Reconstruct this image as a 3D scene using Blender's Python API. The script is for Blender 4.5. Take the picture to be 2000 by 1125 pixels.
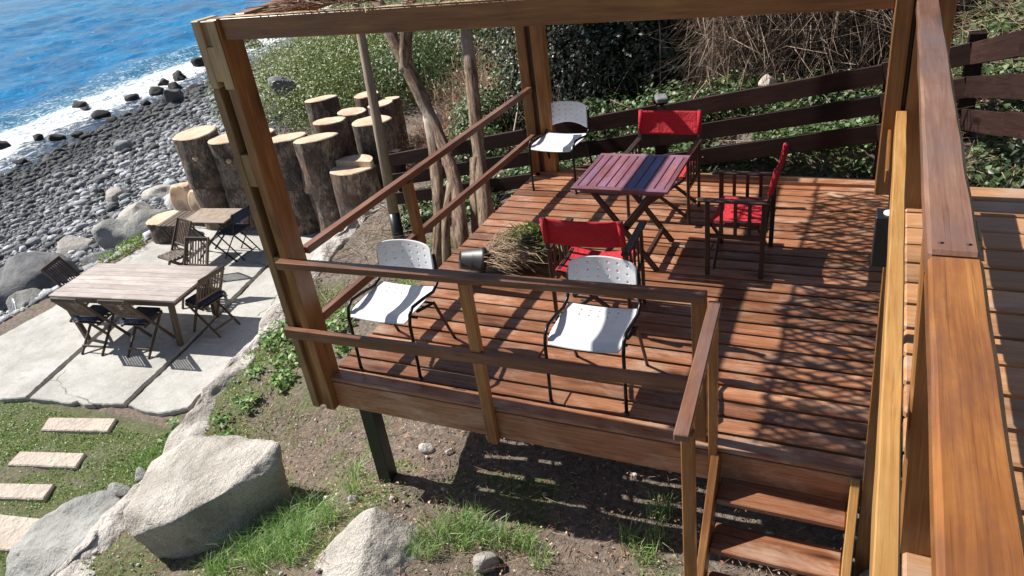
import bpy, bmesh, math, random
import numpy as np
from mathutils import Vector, Matrix, noise
random.seed(5); RNG = np.random.default_rng(5)
for o in list(bpy.data.objects): bpy.data.objects.remove(o, do_unlink=True)
S = bpy.context.scene; C = S.collection
# ------------------------------------------------------------------ camera
cd = bpy.data.cameras.new('camera'); cam = bpy.data.objects.new('camera', cd); C.objects.link(cam); S.camera = cam
yaw, pitch, roll, F = -0.48942638, 0.50415208, -0.14451086, 1.47755104
cy, sy, cp, sp = math.cos(yaw), math.sin(yaw), math.cos(pitch), math.sin(pitch)
vf = Vector((sy*cp, cy*cp, -sp)); vr = Vector((cy, -sy, 0)); vu = vr.cross(vf)
cr, sr = math.cos(roll), math.sin(roll)
r2 = vr*cr + vu*sr; u2 = vu*cr - vr*sr
cam.matrix_world = Matrix(((r2.x, u2.x, -vf.x, 0), (r2.y, u2.y, -vf.y, 0), (r2.z, u2.z, -vf.z, 2.9), (0, 0, 0, 1)))
cd.sensor_width = 36; cd.lens = F*18; cd.clip_start = 0.05; cd.clip_end = 3000
# ------------------------------------------------------------------ light
SUNV = Vector((1.03, -0.01, -1.0)).normalized()
w = bpy.data.worlds.new('World'); S.world = w; w.use_nodes = True
nt = w.node_tree; bg = nt.nodes['Background']; sky = nt.nodes.new('ShaderNodeTexSky')
sky.sky_type = 'NISHITA'; sky.sun_disc = False; sky.sun_elevation = math.radians(44); sky.sun_rotation = math.radians(-87)
nt.links.new(sky.outputs[0], bg.inputs[0]); bg.inputs[1].default_value = 0.055
sl = bpy.data.lights.new('sun', 'SUN'); sl.energy = 5.0; sl.angle = math.radians(0.5); sl.color = (1, .955, .88)
so = bpy.data.objects.new('sun', sl); C.objects.link(so); so.rotation_euler = SUNV.to_track_quat('-Z', 'Y').to_euler()
S.view_settings.view_transform = 'Standard'; S.view_settings.look = 'None'; S.view_settings.gamma = 1; S.view_settings.exposure = 0.68
# ------------------------------------------------------------------ object helpers
def tag(o, label=None, cat=None, group=None, kind=None):
    if label: o['label'] = label
    if cat: o['category'] = cat
    if group: o['group'] = group
    if kind: o['kind'] = kind
    return o
def thing(name, label, cat, loc=(0, 0, 0), group=None):
    o = bpy.data.objects.new(name, None); C.objects.link(o); o.location = loc; o.empty_display_size = .2
    return tag(o, label, cat, group)
def worldloc(o):
    v = Vector((0, 0, 0))
    while o: v += o.location; o = o.parent
    return v
def link_mesh(name, me, mat, parent):
    o = bpy.data.objects.new(name, me); C.objects.link(o)
    if mat: me.materials.append(mat)
    if parent:
        o.parent = parent
        v = worldloc(parent)
        if v.length > 0: me.transform(Matrix.Translation(-v))
    return o
def arrays_mesh(name, V, Fc, nper, gc=None, tint=None, smooth=False, extra=None):
    """V (n,3), Fc (m,nper)"""
    me = bpy.data.meshes.new(name); n = len(V); m = len(Fc)
    me.vertices.add(n); me.vertices.foreach_set('co', np.asarray(V, np.float32).ravel())
    me.loops.add(m*nper); me.loops.foreach_set('vertex_index', np.asarray(Fc, np.int32).ravel())
    me.polygons.add(m); me.polygons.foreach_set('loop_start', np.arange(0, m*nper, nper, dtype=np.int32))
    if smooth: me.polygons.foreach_set('use_smooth', np.ones(m, bool))
    me.update(calc_edges=True)
    if gc is not None:
        a = me.attributes.new('gc', 'FLOAT_VECTOR', 'POINT'); a.data.foreach_set('vector', np.asarray(gc, np.float32).ravel())
    if tint is not None:
        a = me.attributes.new('tint', 'FLOAT', 'POINT'); a.data.foreach_set('value', np.asarray(tint, np.float32).ravel())
    for k, arr in (extra or {}).items():
        a = me.attributes.new(k, 'FLOAT', 'POINT'); a.data.foreach_set('value', np.asarray(arr, np.float32).ravel())
    return me
class MB:
    def __init__(s): s.V = []; s.F = []; s.G = []; s.T = []; s.n = 0; s.SM = []
    def add(s, V, Fc, G=None, t=None, smooth=False):
        b = s.n
        V = [tuple(v) for v in V]
        if G is None: G = V
        if t is None: t = random.random()
        s.V += V; s.G += [tuple(g) for g in G]; s.T += [t]*len(V); s.n += len(V)
        s.F += [tuple(i+b for i in f) for f in Fc]; s.SM += [smooth]*len(Fc)
    def bar(s, p0, p1, w, h, up=(0, 0, 1), b=.004, t=None, taper=1.0):
        """box from p0 to p1 (axis), h along up, w across"""
        p0 = Vector(p0); p1 = Vector(p1); x = (p1-p0); L = x.length; x = x/L
        up = Vector(up); z = up-x*up.dot(x)
        if z.length < 1e-5: z = Vector((0, 1, 0))-x*x.y
        z.normalize(); y = z.cross(x); mid = (p0+p1)/2
        hx, hy, hz = L/2, w/2, h/2; b = min(b, hx*.5, hy*.5, hz*.5)
        off = Vector((random.uniform(0, 50), random.uniform(0, 50), random.uniform(0, 50)))
        V = []; G = []; idx = {}
        for sx in (-1, 1):
            for sy_ in (-1, 1):
                for sz in (-1, 1):
                    for a in range(3):
                        q = [sx*hx, sy_*hy, sz*hz]; sg = (sx, sy_, sz)
                        for k in range(3):
                            if k != a: q[k] -= sg[k]*b
                        if taper != 1 and sx > 0: q[1] *= taper; q[2] *= taper
                        idx[(sx, sy_, sz, a)] = len(V)
                        G.append(Vector(q)+off); V.append(mid+x*q[0]+y*q[1]+z*q[2])
        Fc = []
        for a in range(3):
            o1, o2 = [k for k in range(3) if k != a]
            for sg in (-1, 1):
                f = []
                for s1, s2 in ((-1, -1), (1, -1), (1, 1), (-1, 1)):
                    k = [0, 0, 0]; k[a] = sg; k[o1] = s1; k[o2] = s2; f.append(idx[(*k, a)])
                Fc.append(f)
            for s1 in (-1, 1):
                for s2 in (-1, 1):
                    k0 = [0, 0, 0]; k0[a] = -1; k0[o1] = s1; k0[o2] = s2; k1 = list(k0); k1[a] = 1
                    Fc.append([idx[(*k0, o1)], idx[(*k1, o1)], idx[(*k1, o2)], idx[(*k0, o2)]])
        for sx in (-1, 1):
            for sy_ in (-1, 1):
                for sz in (-1, 1): Fc.append([idx[(sx, sy_, sz, a)] for a in range(3)])
        out = []
        for f in Fc:
            c = sum((V[i] for i in f), Vector())/len(f)
            nrm = (V[f[1]]-V[f[0]]).cross(V[f[2]]-V[f[0]])
            out.append(f if nrm.dot(c-mid) > 0 else f[::-1])
        s.add(V, out, G, t); return s
    def box(s, x0, x1, y0, y1, z0, z1, grain='x', b=.004, t=None):
        c = ((x0+x1)/2, (y0+y1)/2, (z0+z1)/2)
        if grain == 'x': return s.bar((x0, c[1], c[2]), (x1, c[1], c[2]), y1-y0, z1-z0, b=b, t=t)
        if grain == 'y': return s.bar((c[0], y0, c[2]), (c[0], y1, c[2]), x1-x0, z1-z0, b=b, t=t)
        return s.bar((c[0], c[1], z0), (c[0], c[1], z1), x1-x0, y1-y0, up=(0, 1, 0), b=b, t=t)
    def tube(s, pts, r, n=8, t=None, cap=True, jit=0):
        pts = [Vector(p) for p in pts]; rs = r if isinstance(r, (list, tuple)) else [r]*len(pts)
        V = []; G = []; d = 0; off = Vector((random.uniform(0, 50),)*3); ref = None
        for i, p in enumerate(pts):
            a = pts[max(0, i-1)]; c = pts[min(len(pts)-1, i+1)]; tz = (c-a).normalized()
            if ref is None:
                ref = Vector((0, 0, 1)) if abs(tz.z) < .9 else Vector((1, 0, 0))
            x = (ref-tz*ref.dot(tz)).normalized(); y = tz.cross(x); ref = x
            if i: d += (p-pts[i-1]).length
            for k in range(n):
                an = 2*math.pi*k/n; rr = rs[i]*(1+(random.uniform(-jit, jit) if jit else 0))
                V.append(p+x*math.cos(an)*rr+y*math.sin(an)*rr); G.append(Vector((d, math.cos(an)*rr, math.sin(an)*rr))+off)
        Fc = []
        for i in range(len(pts)-1):
            for k in range(n):
                a = i*n+k; b2 = i*n+(k+1) % n; Fc.append((a, b2, b2+n, a+n))
        if cap: Fc.append(tuple(range(n))[::-1]); Fc.append(tuple((len(pts)-1)*n+k for k in range(n)))
        s.add(V, Fc, G, t, smooth=True); return s
    def build(s, name, mat, parent=None):
        me = bpy.data.meshes.new(name); me.from_pydata(s.V, [], s.F)
        me.polygons.foreach_set('use_smooth', np.array(s.SM, bool))
        a = me.attributes.new('gc', 'FLOAT_VECTOR', 'POINT'); a.data.foreach_set('vector', np.array(s.G, np.float32).ravel())
        a = me.attributes.new('tint', 'FLOAT', 'POINT'); a.data.foreach_set('value', np.array(s.T, np.float32))
        me.update(); return link_mesh(name, me, mat, parent)
def one(fn, *a, **k):
    m = MB(); getattr(m, fn)(*a, **k); return m
def dup(root, loc=None, rotz=None, label=None):
    r = root.copy(); C.objects.link(r)
    if loc is not None: r.location = loc
    if rotz is not None: r.rotation_euler = (0, 0, rotz)
    if label: r['label'] = label
    for ch in list(root.children):
        c = ch.copy(); C.objects.link(c); c.parent = r
        for g in list(ch.children):
            d = g.copy(); C.objects.link(d); d.parent = c
    return r
# ------------------------------------------------------------------ materials
def newmat(name):
    m = bpy.data.materials.new(name); m.use_nodes = True
    return m, m.node_tree, m.node_tree.nodes['Principled BSDF']
def N(t, kind, **k):
    n = t.nodes.new(kind)
    for a, v in k.items():
        if a in n.inputs: n.inputs[a].default_value = v
        else: setattr(n, a, v)
    return n
def ramp(t, fac, stops):
    n = t.nodes.new('ShaderNodeValToRGB'); e = n.color_ramp.elements
    while len(e) < len(stops): e.new(.5)
    for i, (p, c) in enumerate(stops): e[i].position = p; e[i].color = (*c, 1) if len(c) == 3 else c
    t.links.new(fac, n.inputs[0]); return n.outputs[0]
def g3(v): return (v, v, v)
def mix(t, a, b, fac, mode='MIX'):
    n = t.nodes.new('ShaderNodeMix'); n.data_type = 'RGBA'; n.blend_type = mode
    for s_, v in ((6, a), (7, b), (0, fac)):
        if hasattr(v, 'links'): t.links.new(v, n.inputs[s_])
        else: n.inputs[s_].default_value = (*v, 1) if isinstance(v, tuple) and len(v) == 3 else v
    return n.outputs[2]
def math_(t, op, a, b=None, clamp=False):
    n = t.nodes.new('ShaderNodeMath'); n.operation = op; n.use_clamp = clamp
    for i, v in enumerate((a, b)):
        if v is None: continue
        if hasattr(v, 'links'): t.links.new(v, n.inputs[i])
        else: n.inputs[i].default_value = v
    return n.outputs[0]
def attr(t, name): n = t.nodes.new('ShaderNodeAttribute'); n.attribute_name = name; return n
def nz(t, vec, scale, detail=4, rough=.55, dist=0, mapscale=None):
    if mapscale:
        mp = t.nodes.new('ShaderNodeMapping'); mp.inputs[3].default_value = mapscale; t.links.new(vec, mp.inputs[0]); vec = mp.outputs[0]
    n = N(t, 'ShaderNodeTexNoise', Scale=scale, Detail=detail, Roughness=rough, Distortion=dist); t.links.new(vec, n.inputs[0]); return n.outputs[0]
def bump(t, p, h, st, d=.01):
    n = N(t, 'ShaderNodeBump', Strength=st, Distance=d); t.links.new(h, n.inputs['Height'])
    t.links.new(n.outputs[0], p.inputs['Normal']); return n
def wood(name, dark, mid, light, rough=.5, wear=None, wearamt=.45, vary=.35, knots=True, bumpst=.35):
    m, t, p = newmat(name); g = attr(t, 'gc').outputs['Vector']; ti = attr(t, 'tint').outputs['Fac']
    n1 = nz(t, g, 3.2, 5, .6, 1.2, (.55, 9, 9)); n2 = nz(t, g, 10, 3, .6, .4, (.5, 16, 16)); n3 = nz(t, g, 2.3, 3, .6)
    n4 = nz(t, g, 1.6, 6, .7, .5, (.8, 2.2, 2.2)); n5 = nz(t, g, 26, 4, .75, .3, (.14, 9, 9)); f = math_(t, 'ADD', math_(t, 'ADD', math_(t, 'MULTIPLY', n1, .38), math_(t, 'MULTIPLY', n2, .2)), math_(t, 'MULTIPLY', n4, .42))
    col = ramp(t, f, [(.34, dark), (.5, mid), (.64, light)])
    col = mix(t, col, tuple(c*.55 for c in dark), ramp(t, n5, [(.3, g3(.6)), (.46, g3(0))]))
    if wear: col = mix(t, col, wear, ramp(t, nz(t, g, 3.2, 7, .72, .4, (.7, 1.6, 1.6)), [(wearamt, g3(0)), (wearamt+.2, g3(.6))]))
    if knots:
        v = N(t, 'ShaderNodeTexVoronoi', Scale=1.0); mp = t.nodes.new('ShaderNodeMapping'); mp.inputs[3].default_value = (1.3, 5, 5)
        t.links.new(g, mp.inputs[0]); t.links.new(mp.outputs[0], v.inputs[0])
        col = mix(t, tuple(c*.35 for c in dark), col, ramp(t, v.outputs['Distance'], [(.05, g3(.1)), (.2, g3(1))]))
    val = math_(t, 'ADD', math_(t, 'MULTIPLY', ti, vary*2), 1-vary)
    val2 = math_(t, 'ADD', math_(t, 'MULTIPLY', n3, .7), .65)
    hsv = t.nodes.new('ShaderNodeHueSaturation'); t.links.new(col, hsv.inputs['Color']); t.links.new(math_(t, 'MULTIPLY', val, val2), hsv.inputs['Value'])
    t.links.new(hsv.outputs[0], p.inputs['Base Color'])
    if name == 'fence_wood': p.inputs['Specular IOR Level'].default_value = .15
    t.links.new(math_(t, 'ADD', math_(t, 'MULTIPLY', n1, .35), rough-.17), p.inputs['Roughness'])
    bump(t, p, f, bumpst, .004); return m
def plain(name, col, rough=.5, metal=0, nscale=25, var=.12, b=.1, sheen=0):
    m, t, p = newmat(name); tc = t.nodes.new('ShaderNodeTexCoord').outputs['Object']
    n = nz(t, tc, nscale, 4); col2 = tuple(c*(1-var*2) for c in col)
    t.links.new(ramp(t, n, [(.3, col2), (.65, col)]), p.inputs['Base Color'])
    p.inputs['Roughness'].default_value = rough; p.inputs['Metallic'].default_value = metal
    if b: bump(t, p, n, b, .003)
    return m
def fabric(name, col):
    m, t, p = newmat(name); tc = t.nodes.new('ShaderNodeTexCoord').outputs['Object']
    a = nz(t, tc, 6, 3); b_ = nz(t, tc, 350, 2)
    t.links.new(mix(t, tuple(c*.75 for c in col), col, a), p.inputs['Base Color']); p.inputs['Roughness'].default_value = .85
    c = nz(t, tc, 14, 4, .6, 1.2); bump(t, p, math_(t, 'ADD', math_(t, 'MULTIPLY', c, 5), b_), .8, .006); return m
def rockmat(name, a, b, spots=.5, scale=1, moss=None, vr=(.75, .5)):
    m, t, p = newmat(name); tc = t.nodes.new('ShaderNodeTexCoord').outputs['Object']; ti = attr(t, 'tint').outputs['Fac']
    n1 = nz(t, tc, 2.2*scale, 6, .65, .5); n2 = nz(t, tc, 38*scale, 4, .7); n3 = nz(t, tc, 120*scale, 2, .5)
    col = ramp(t, n1, [(.35, a), (.62, b)])
    col = mix(t, col, tuple(c*.3 for c in a), math_(t, 'MULTIPLY', ramp(t, n3, [(.56, g3(0)), (.66, g3(1))]), spots))
    col = mix(t, col, g3(1.3*max(b)), math_(t, 'MULTIPLY', ramp(t, n2, [(.55, g3(0)), (.68, g3(1))]), .35))
    if moss: col = mix(t, col, moss, ramp(t, nz(t, tc, 3.5, 5, .7), [(.55, g3(0)), (.66, g3(.7))]))
    hsv = t.nodes.new('ShaderNodeHueSaturation'); t.links.new(col, hsv.inputs['Color']); t.links.new(math_(t, 'ADD', math_(t, 'MULTIPLY', ti, vr[1]), vr[0]), hsv.inputs['Value'])
    t.links.new(hsv.outputs[0], p.inputs['Base Color']); p.inputs['Roughness'].default_value = .85
    col = mix(t, col, tuple(c*.5 for c in a), ramp(t, nz(t, tc, 7*scale, 6, .75, .6), [(.54, g3(0)), (.7, g3(.55))])); t.links.new(col, hsv.inputs['Color'])
    bump(t, p, math_(t, 'ADD', math_(t, 'ADD', n2, nz(t, tc, 9*scale, 6, .7)), math_(t, 'MULTIPLY', n1, 3)), .9, .03); return m
def leafmat(name, stops, trans=.3, rough=.45):
    m, t, p = newmat(name); ti = attr(t, 'tint').outputs['Fac']
    col = ramp(t, ti, stops); t.links.new(col, p.inputs['Base Color']); p.inputs['Roughness'].default_value = rough
    tr = t.nodes.new('ShaderNodeBsdfTranslucent'); t.links.new(mix(t, col, (1., 1.1, .5), .5, 'MULTIPLY'), tr.inputs[0])
    mx = t.nodes.new('ShaderNodeMixShader'); mx.inputs[0].default_value = trans
    t.links.new(p.outputs[0], mx.inputs[1]); t.links.new(tr.outputs[0], mx.inputs[2])
    t.links.new(mx.outputs[0], t.nodes['Material Output'].inputs[0]); return m
M = {}
M['deck'] = wood('deck_wood', (.13, .046, .025), (.29, .122, .062), (.43, .225, .13), .3, (.52, .4, .31), .5, .3)
M['upper'] = wood('upper_deck_wood', (.24, .11, .045), (.38, .19, .085), (.5, .28, .15), .45, (.46, .38, .32), .5, .22)
M['frame'] = wood('frame_wood', (.12, .045, .014), (.27, .112, .034), (.4, .2, .07), .34, None, .5, .22)
M['honey'] = wood('honey_wood', (.28, .125, .036), (.42, .22, .07), (.52, .31, .12), .35, None, .5, .1)
M['pale'] = wood('pale_wood', (.32, .2, .1), (.5, .34, .18), (.62, .46, .27), .6, None, .5, .15)
M['handrail'] = wood('handrail_wood', (.11, .038, .013), (.25, .095, .027), (.4, .175, .048), .22, (.13, .058, .045), .42, .08, True, .12)
M['fence'] = wood('fence_wood', (.014, .007, .006), (.026, .013, .011), (.045, .024, .02), .6, None, .5, .3)
M['teak'] = wood('teak_wood', (.045, .027, .019), (.1, .066, .045), (.17, .12, .085), .6, None, .5, .25)
M['grey_teak'] = wood('weathered_teak', (.24, .19, .165), (.4, .335, .305), (.56, .5, .47), .6, (.6, .57, .55), .5, .12, False)
M['amber'] = wood('amber_wood', (.17, .085, .03), (.29, .165, .07), (.4, .25, .12), .5, None, .5, .2)
M['far_rail'] = wood('worn_handrail_wood', (.11, .05, .032), (.2, .098, .06), (.3, .17, .11), .24, (.17, .11, .1), .42, .08, True, .12)
M['rail'] = wood('reddish_rail_wood', (.085, .036, .022), (.18, .08, .047), (.29, .145, .09), .32, None, .5, .12)
M['dark_wood'] = wood('dark_wood', (.02, .01, .008), (.045, .022, .016), (.08, .045, .032), .45, None, .5, .3, False)
M['table_red'] = wood('purple_red_slats', (.12, .04, .045), (.22, .08, .09), (.33, .135, .145), .4, (.22, .14, .24), .42, .2, False)
M['table_blue'] = wood('blue_slats', (.05, .06, .16), (.09, .11, .26), (.15, .18, .36), .45, (.2, .2, .35), .55, .2, False)
M['pole'] = wood('weathered_pole', (.17, .12, .085), (.3, .23, .17), (.42, .34, .26), .8, None, .5, .1)
M['white'] = plain('white_plastic', (.8, .81, .84), .32, 0, 9, .07, .04)
M['metal'] = plain('black_metal', (.012, .012, .014), .3, .4, 30, .2, .05)
M['black'] = plain('black_paint', (.015, .016, .02), .4, 0, 30, .2, .05)
M['pot'] = plain('black_pot', (.025, .025, .028), .45)
M['lens'] = plain('lamp_lens', (.85, .85, .85), .2)
M['red'] = fabric('red_canvas', (.62, .018, .035))
M['navy'] = fabric('navy_cloth', (.03, .04, .085))
M['tan'] = plain('tan_board', (.36, .28, .215), .6, 0, 12, .2)
M['concrete'] = rockmat('concrete', (.46, .45, .43), (.6, .59, .56), .25, .6)
def make_concrete():
    m, t, p = newmat('patio_concrete'); tc = t.nodes.new('ShaderNodeTexCoord').outputs['Object']
    a = nz(t, tc, 1.3, 6, .7, .3); b_ = nz(t, tc, 30, 5, .75); c = nz(t, tc, 7, 5, .7)
    col = ramp(t, a, [(.3, (.3, .29, .27)), (.5, (.42, .41, .385)), (.7, (.52, .51, .49))])
    col = mix(t, col, (.3, .27, .23), ramp(t, c, [(.5, g3(0)), (.7, g3(.7))]))
    col = mix(t, col, (.75, .74, .72), ramp(t, b_, [(.55, g3(0)), (.7, g3(.5))]))
    wv = t.nodes.new('ShaderNodeVectorMath'); wv.operation = 'ADD'; nn = N(t, 'ShaderNodeTexNoise', Scale=2.0, Detail=4); t.links.new(tc, nn.inputs[0])
    sc_ = t.nodes.new('ShaderNodeVectorMath'); sc_.operation = 'SCALE'; sc_.inputs['Scale'].default_value = .5; t.links.new(nn.outputs['Color'], sc_.inputs[0])
    t.links.new(tc, wv.inputs[0]); t.links.new(sc_.outputs[0], wv.inputs[1])
    v = N(t, 'ShaderNodeTexVoronoi', Scale=.42); v.feature = 'DISTANCE_TO_EDGE'; t.links.new(wv.outputs[0], v.inputs[0])
    cr_ = ramp(t, v.outputs['Distance'], [(.0, g3(.8)), (.0045, g3(0))])
    cr_ = math_(t, 'MULTIPLY', cr_, ramp(t, nz(t, tc, .8, 2), [(.5, g3(0)), (.56, g3(1))]))
    col = mix(t, col, (.08, .07, .06), cr_)
    t.links.new(col, p.inputs['Base Color']); p.inputs['Roughness'].default_value = .85
    bump(t, p, math_(t, 'SUBTRACT', b_, math_(t, 'MULTIPLY', cr_, 3)), .5, .01); return m
M['concrete'] = make_concrete()
M['paver'] = rockmat('paver_stone', (.62, .5, .42), (.72, .62, .52), .08, .5)
M['granite'] = rockmat('pale_granite', (.33, .3, .26), (.54, .5, .45), .75, 1.0)
M['ledge'] = rockmat('ledge_rock', (.4, .36, .32), (.6, .56, .52), .35, .8)
M['grey_rock'] = rockmat('grey_rock', (.2, .2, .19), (.36, .36, .34), .35, .8)
M['shore_rock'] = rockmat('shore_rock', (.1, .1, .11), (.24, .24, .25), .3, 1)
M['wet_rock'] = rockmat('wet_rock', (.015, .013, .014), (.05, .045, .045), .3, 1)
M['pebble'] = rockmat('pebbles', (.25, .26, .28), (.46, .47, .49), .3, 2, vr=(.22, 1.75))
def make_bark():
    m, t, p = newmat('bark'); g = attr(t, 'gc').outputs['Vector']
    n1 = nz(t, g, 5, 8, .78, 1.4, (1.3, 3.6, 3.6)); n2 = nz(t, g, 1.4, 3, .6); n3 = nz(t, g, 2.2, 5, .7)
    col = ramp(t, n1, [(.38, (.035, .025, .02)), (.5, (.22, .17, .14)), (.64, (.46, .39, .33))])
    col = mix(t, col, (.045, .035, .03), ramp(t, n3, [(.42, g3(.8)), (.54, g3(0))]))
    col = mix(t, col, (.2, .1, .06), ramp(t, n2, [(.5, g3(0)), (.7, g3(.6))]))
    t.links.new(col, p.inputs['Base Color']); p.inputs['Roughness'].default_value = .9; bump(t, p, n1, 1, .04); return m
M['bark'] = make_bark()
def make_trunk():
    m, t, p = newmat('tree_bark'); g = attr(t, 'gc').outputs['Vector']
    n1 = nz(t, g, 4, 6, .7, 1, (1, 5, 5)); n2 = nz(t, g, 1.7, 4, .6)
    col = ramp(t, n1, [(.37, (.05, .03, .02)), (.5, (.2, .125, .08)), (.66, (.42, .31, .22))])
    col = mix(t, col, (.42, .36, .3), ramp(t, n2, [(.52, g3(0)), (.66, g3(.6))]))
    t.links.new(col, p.inputs['Base Color']); p.inputs['Roughness'].default_value = .85; bump(t, p, n1, 1, .03); return m
M['trunk'] = make_trunk()
def make_endgrain():
    m, t, p = newmat('cut_wood'); g = attr(t, 'gc').outputs['Vector']
    ln = t.nodes.new('ShaderNodeVectorMath'); ln.operation = 'LENGTH'; t.links.new(g, ln.inputs[0])
    d = math_(t, 'ADD', ln.outputs['Value'], math_(t, 'MULTIPLY', nz(t, g, 4, 3), .06))
    rings = math_(t, 'SINE', math_(t, 'MULTIPLY', d, 330))
    c = ramp(t, math_(t, 'ADD', math_(t, 'MULTIPLY', rings, .13), nz(t, g, 6, 4)), [(.3, (.48, .32, .21)), (.5, (.66, .49, .35)), (.7, (.78, .64, .5))])
    c = mix(t, c, (.4, .2, .09), ramp(t, nz(t, g, 3, 5, .7), [(.5, g3(0)), (.68, g3(.75))])); at_ = nz(t, g, 5, 2, .5, 3, (1, 1, 1)); c = mix(t, c, (.12, .06, .03), ramp(t, at_, [(.495, g3(0)), (.5, g3(.8)), (.505, g3(0))]))
    t.links.new(c, p.inputs['Base Color']); p.inputs['Roughness'].default_value = .8; bump(t, p, nz(t, g, 60, 3), .4, .004); return m
M['cut'] = make_endgrain()
M['twig'] = leafmat('dry_twigs', [(0, (.07, .04, .03)), (.45, (.2, .125, .09)), (.8, (.36, .26, .19)), (1, (.6, .5, .4))], 0.1, .8)
M['redtwig'] = leafmat('reddish_brush', [(0, (.16, .07, .045)), (.5, (.36, .2, .13)), (1, (.6, .45, .33))], .05, .8)
M['bushleaf'] = leafmat('bush_leaves', [(0, (.07, .12, .025)), (.5, (.17, .23, .055)), (1, (.36, .4, .17))])
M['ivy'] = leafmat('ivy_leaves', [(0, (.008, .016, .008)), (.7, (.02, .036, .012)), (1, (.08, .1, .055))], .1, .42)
M['cover'] = leafmat('ground_leaves', [(0, (.03, .055, .018)), (.5, (.085, .15, .05)), (.85, (.2, .28, .13)), (1, (.34, .3, .17))], .25, .5)
M['weed'] = leafmat('weed_leaves', [(0, (.06, .13, .03)), (.5, (.15, .3, .06)), (1, (.32, .46, .16))], .3, .5)
M['grass'] = leafmat('grass_blades', [(0, (.1, .2, .02)), (.6, (.22, .38, .04)), (1, (.44, .48, .14))], .35, .45)
M['tuftgrass'] = leafmat('long_grass', [(0, (.07, .17, .03)), (.5, (.19, .36, .08)), (1, (.5, .58, .3))], .3, .4)
M['drygrass'] = leafmat('dry_stems', [(0, (.18, .1, .06)), (.5, (.38, .26, .17)), (1, (.55, .44, .3))], .15, .7)
# ------------------------------------------------------------------ terrain
def I(x, xs, ys): return np.interp(x, xs, ys)
def sst(x, a, b):
    t_ = np.clip((x-a)/(b-a), 0, 1); return t_*t_*(3-2*t_)
def xk(y): return I(y, [-4, 0, 2, 3.6, 4.4, 6, 7.5, 9, 12], [-5.5, -5.6, -5.8, -5.95, -6.15, -6.3, -6.4, -6.5, -6.6])
def xw(y): return I(y, [-40, 0, 13, 20, 26, 32, 45, 90], [-19, -22, -24.3, -25.7, -26.0, -26.6, -30, -48])
def gz(x, y):
    x = np.asarray(x, float); y = np.asarray(y, float)
    front = I(x, [-7, -5.8, -4.6, -3.7, -3, 0, 3], [-1.65, -1.6, -1.52, -1.25, -.95, -.74, -.5])
    back = I(x, [-9, -5.7, -3.7, -2.7, 0, .9, 2, 6, 12], [-1.4, -.98, -.5, -.22, .28, .85, 1.3, 2.0, 2.6])
    t_ = np.clip((y-3.4)/4, 0, 1); g = front*(1-t_)+back*t_
    g = g-np.clip(2.6-y, 0, 5)*.06
    g = g+np.clip(y-7.5, 0, 30)*I(x, [-10, -6, -3, 0, 4], [-.02, .0, .05, .1, .16])
    dm = sst(x, -3.5, -3.25)*(1-sst(x, .3, .6))*(1-sst(y, 7.08, 7.35))
    g = g*(1-dm)+np.minimum(g, -.3)*dm
    low = -2.16+sst(y, 9.4, 12.5)*.55
    w_ = sst(x-xk(y), -.28, .22)
    g = low*(1-w_)+g*w_
    # the beach
    d = x-xw(y)                       # metres inland
    sea = I(d, [-60, -8, 0, 4, 10.5, 13], [-9, -4.7, -3.52, -3.2, -2.55, -2.25])
    edge = I(y, [-10, 8.5, 10.5, 15, 22, 40], [-11.7, -11.7, -11.9, -15, -19, -28])
    wb = sst(x, edge-1.0, edge+.1)
    return sea*(1-wb)+np.maximum(g, sea)*wb
def grid(xs, ys):
    X, Y = np.meshgrid(xs, ys); n, m_ = X.shape
    i = np.arange(n*m_).reshape(n, m_)
    Fq = np.stack([i[:-1, :-1], i[:-1, 1:], i[1:, 1:], i[1:, :-1]], -1).reshape(-1, 4)
    return X.ravel(), Y.ravel(), Fq
def vnoise(x, y, s, seed=0):
    """smooth value noise, vectorised"""
    r = np.random.default_rng(seed).random((256, 256)); fx = np.asarray(x)*s+1000; fy = np.asarray(y)*s+1000
    ix = np.floor(fx).astype(int); iy = np.floor(fy).astype(int); tx = fx-ix; ty = fy-iy; tx = tx*tx*(3-2*tx); ty = ty*ty*(3-2*ty)
    g_ = lambda a, b: r[a % 256, b % 256]
    return (g_(ix, iy)*(1-tx)+g_(ix+1, iy)*tx)*(1-ty)+(g_(ix, iy+1)*(1-tx)+g_(ix+1, iy+1)*tx)*ty
def gmask(x, y):
    """how much grass grows here"""
    n = vnoise(x, y, 2.2, 3)*.6+vnoise(x, y, 6, 4)*.4
    lawn = (x < xk(y)-.05)*(x > -11.5)*(y < 4.35)
    a = lawn*(n*.85+.33)
    b_ = (x > xk(y))*(y < 6.9)*(n+.02)*.95*I(x, [-5.8, -4.2, -2.5, 0], [.98, .94, .84, .72])
    b_ = b_*(1-.75*((x > -3.3)*(x < .3)*(y > 3.5)*(y < 7)))
    c_ = (y > 7)*(x > -6)*(x < -3.4)*(y < 10)*n*.6
    return np.maximum(np.maximum(a, b_), c_)
def dens(lo, hi, f, c):
    return np.unique(np.concatenate([np.arange(lo, f, .7), np.arange(f, c, .09), np.arange(c, hi, .7)]))
gx, gy, gf = grid(np.unique(np.concatenate([np.arange(-60, -27, 1.2), np.arange(-27, -12, .3), np.arange(-12, 4, .075), np.arange(4, 30, .8)])),
                  np.unique(np.concatenate([np.arange(-12, 1, .5), np.arange(1, 11, .08), np.arange(11, 32, .3), np.arange(32, 75, 1.5)])))
Z = gz(gx, gy)
Z = Z+(vnoise(gx, gy, 1.1, 7)-.5)*.10*(gx > xk(gy)-.1)+(vnoise(gx, gy, 5, 8)-.5)*.035+(vnoise(gx, gy, 14, 9)-.5)*.018
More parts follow.
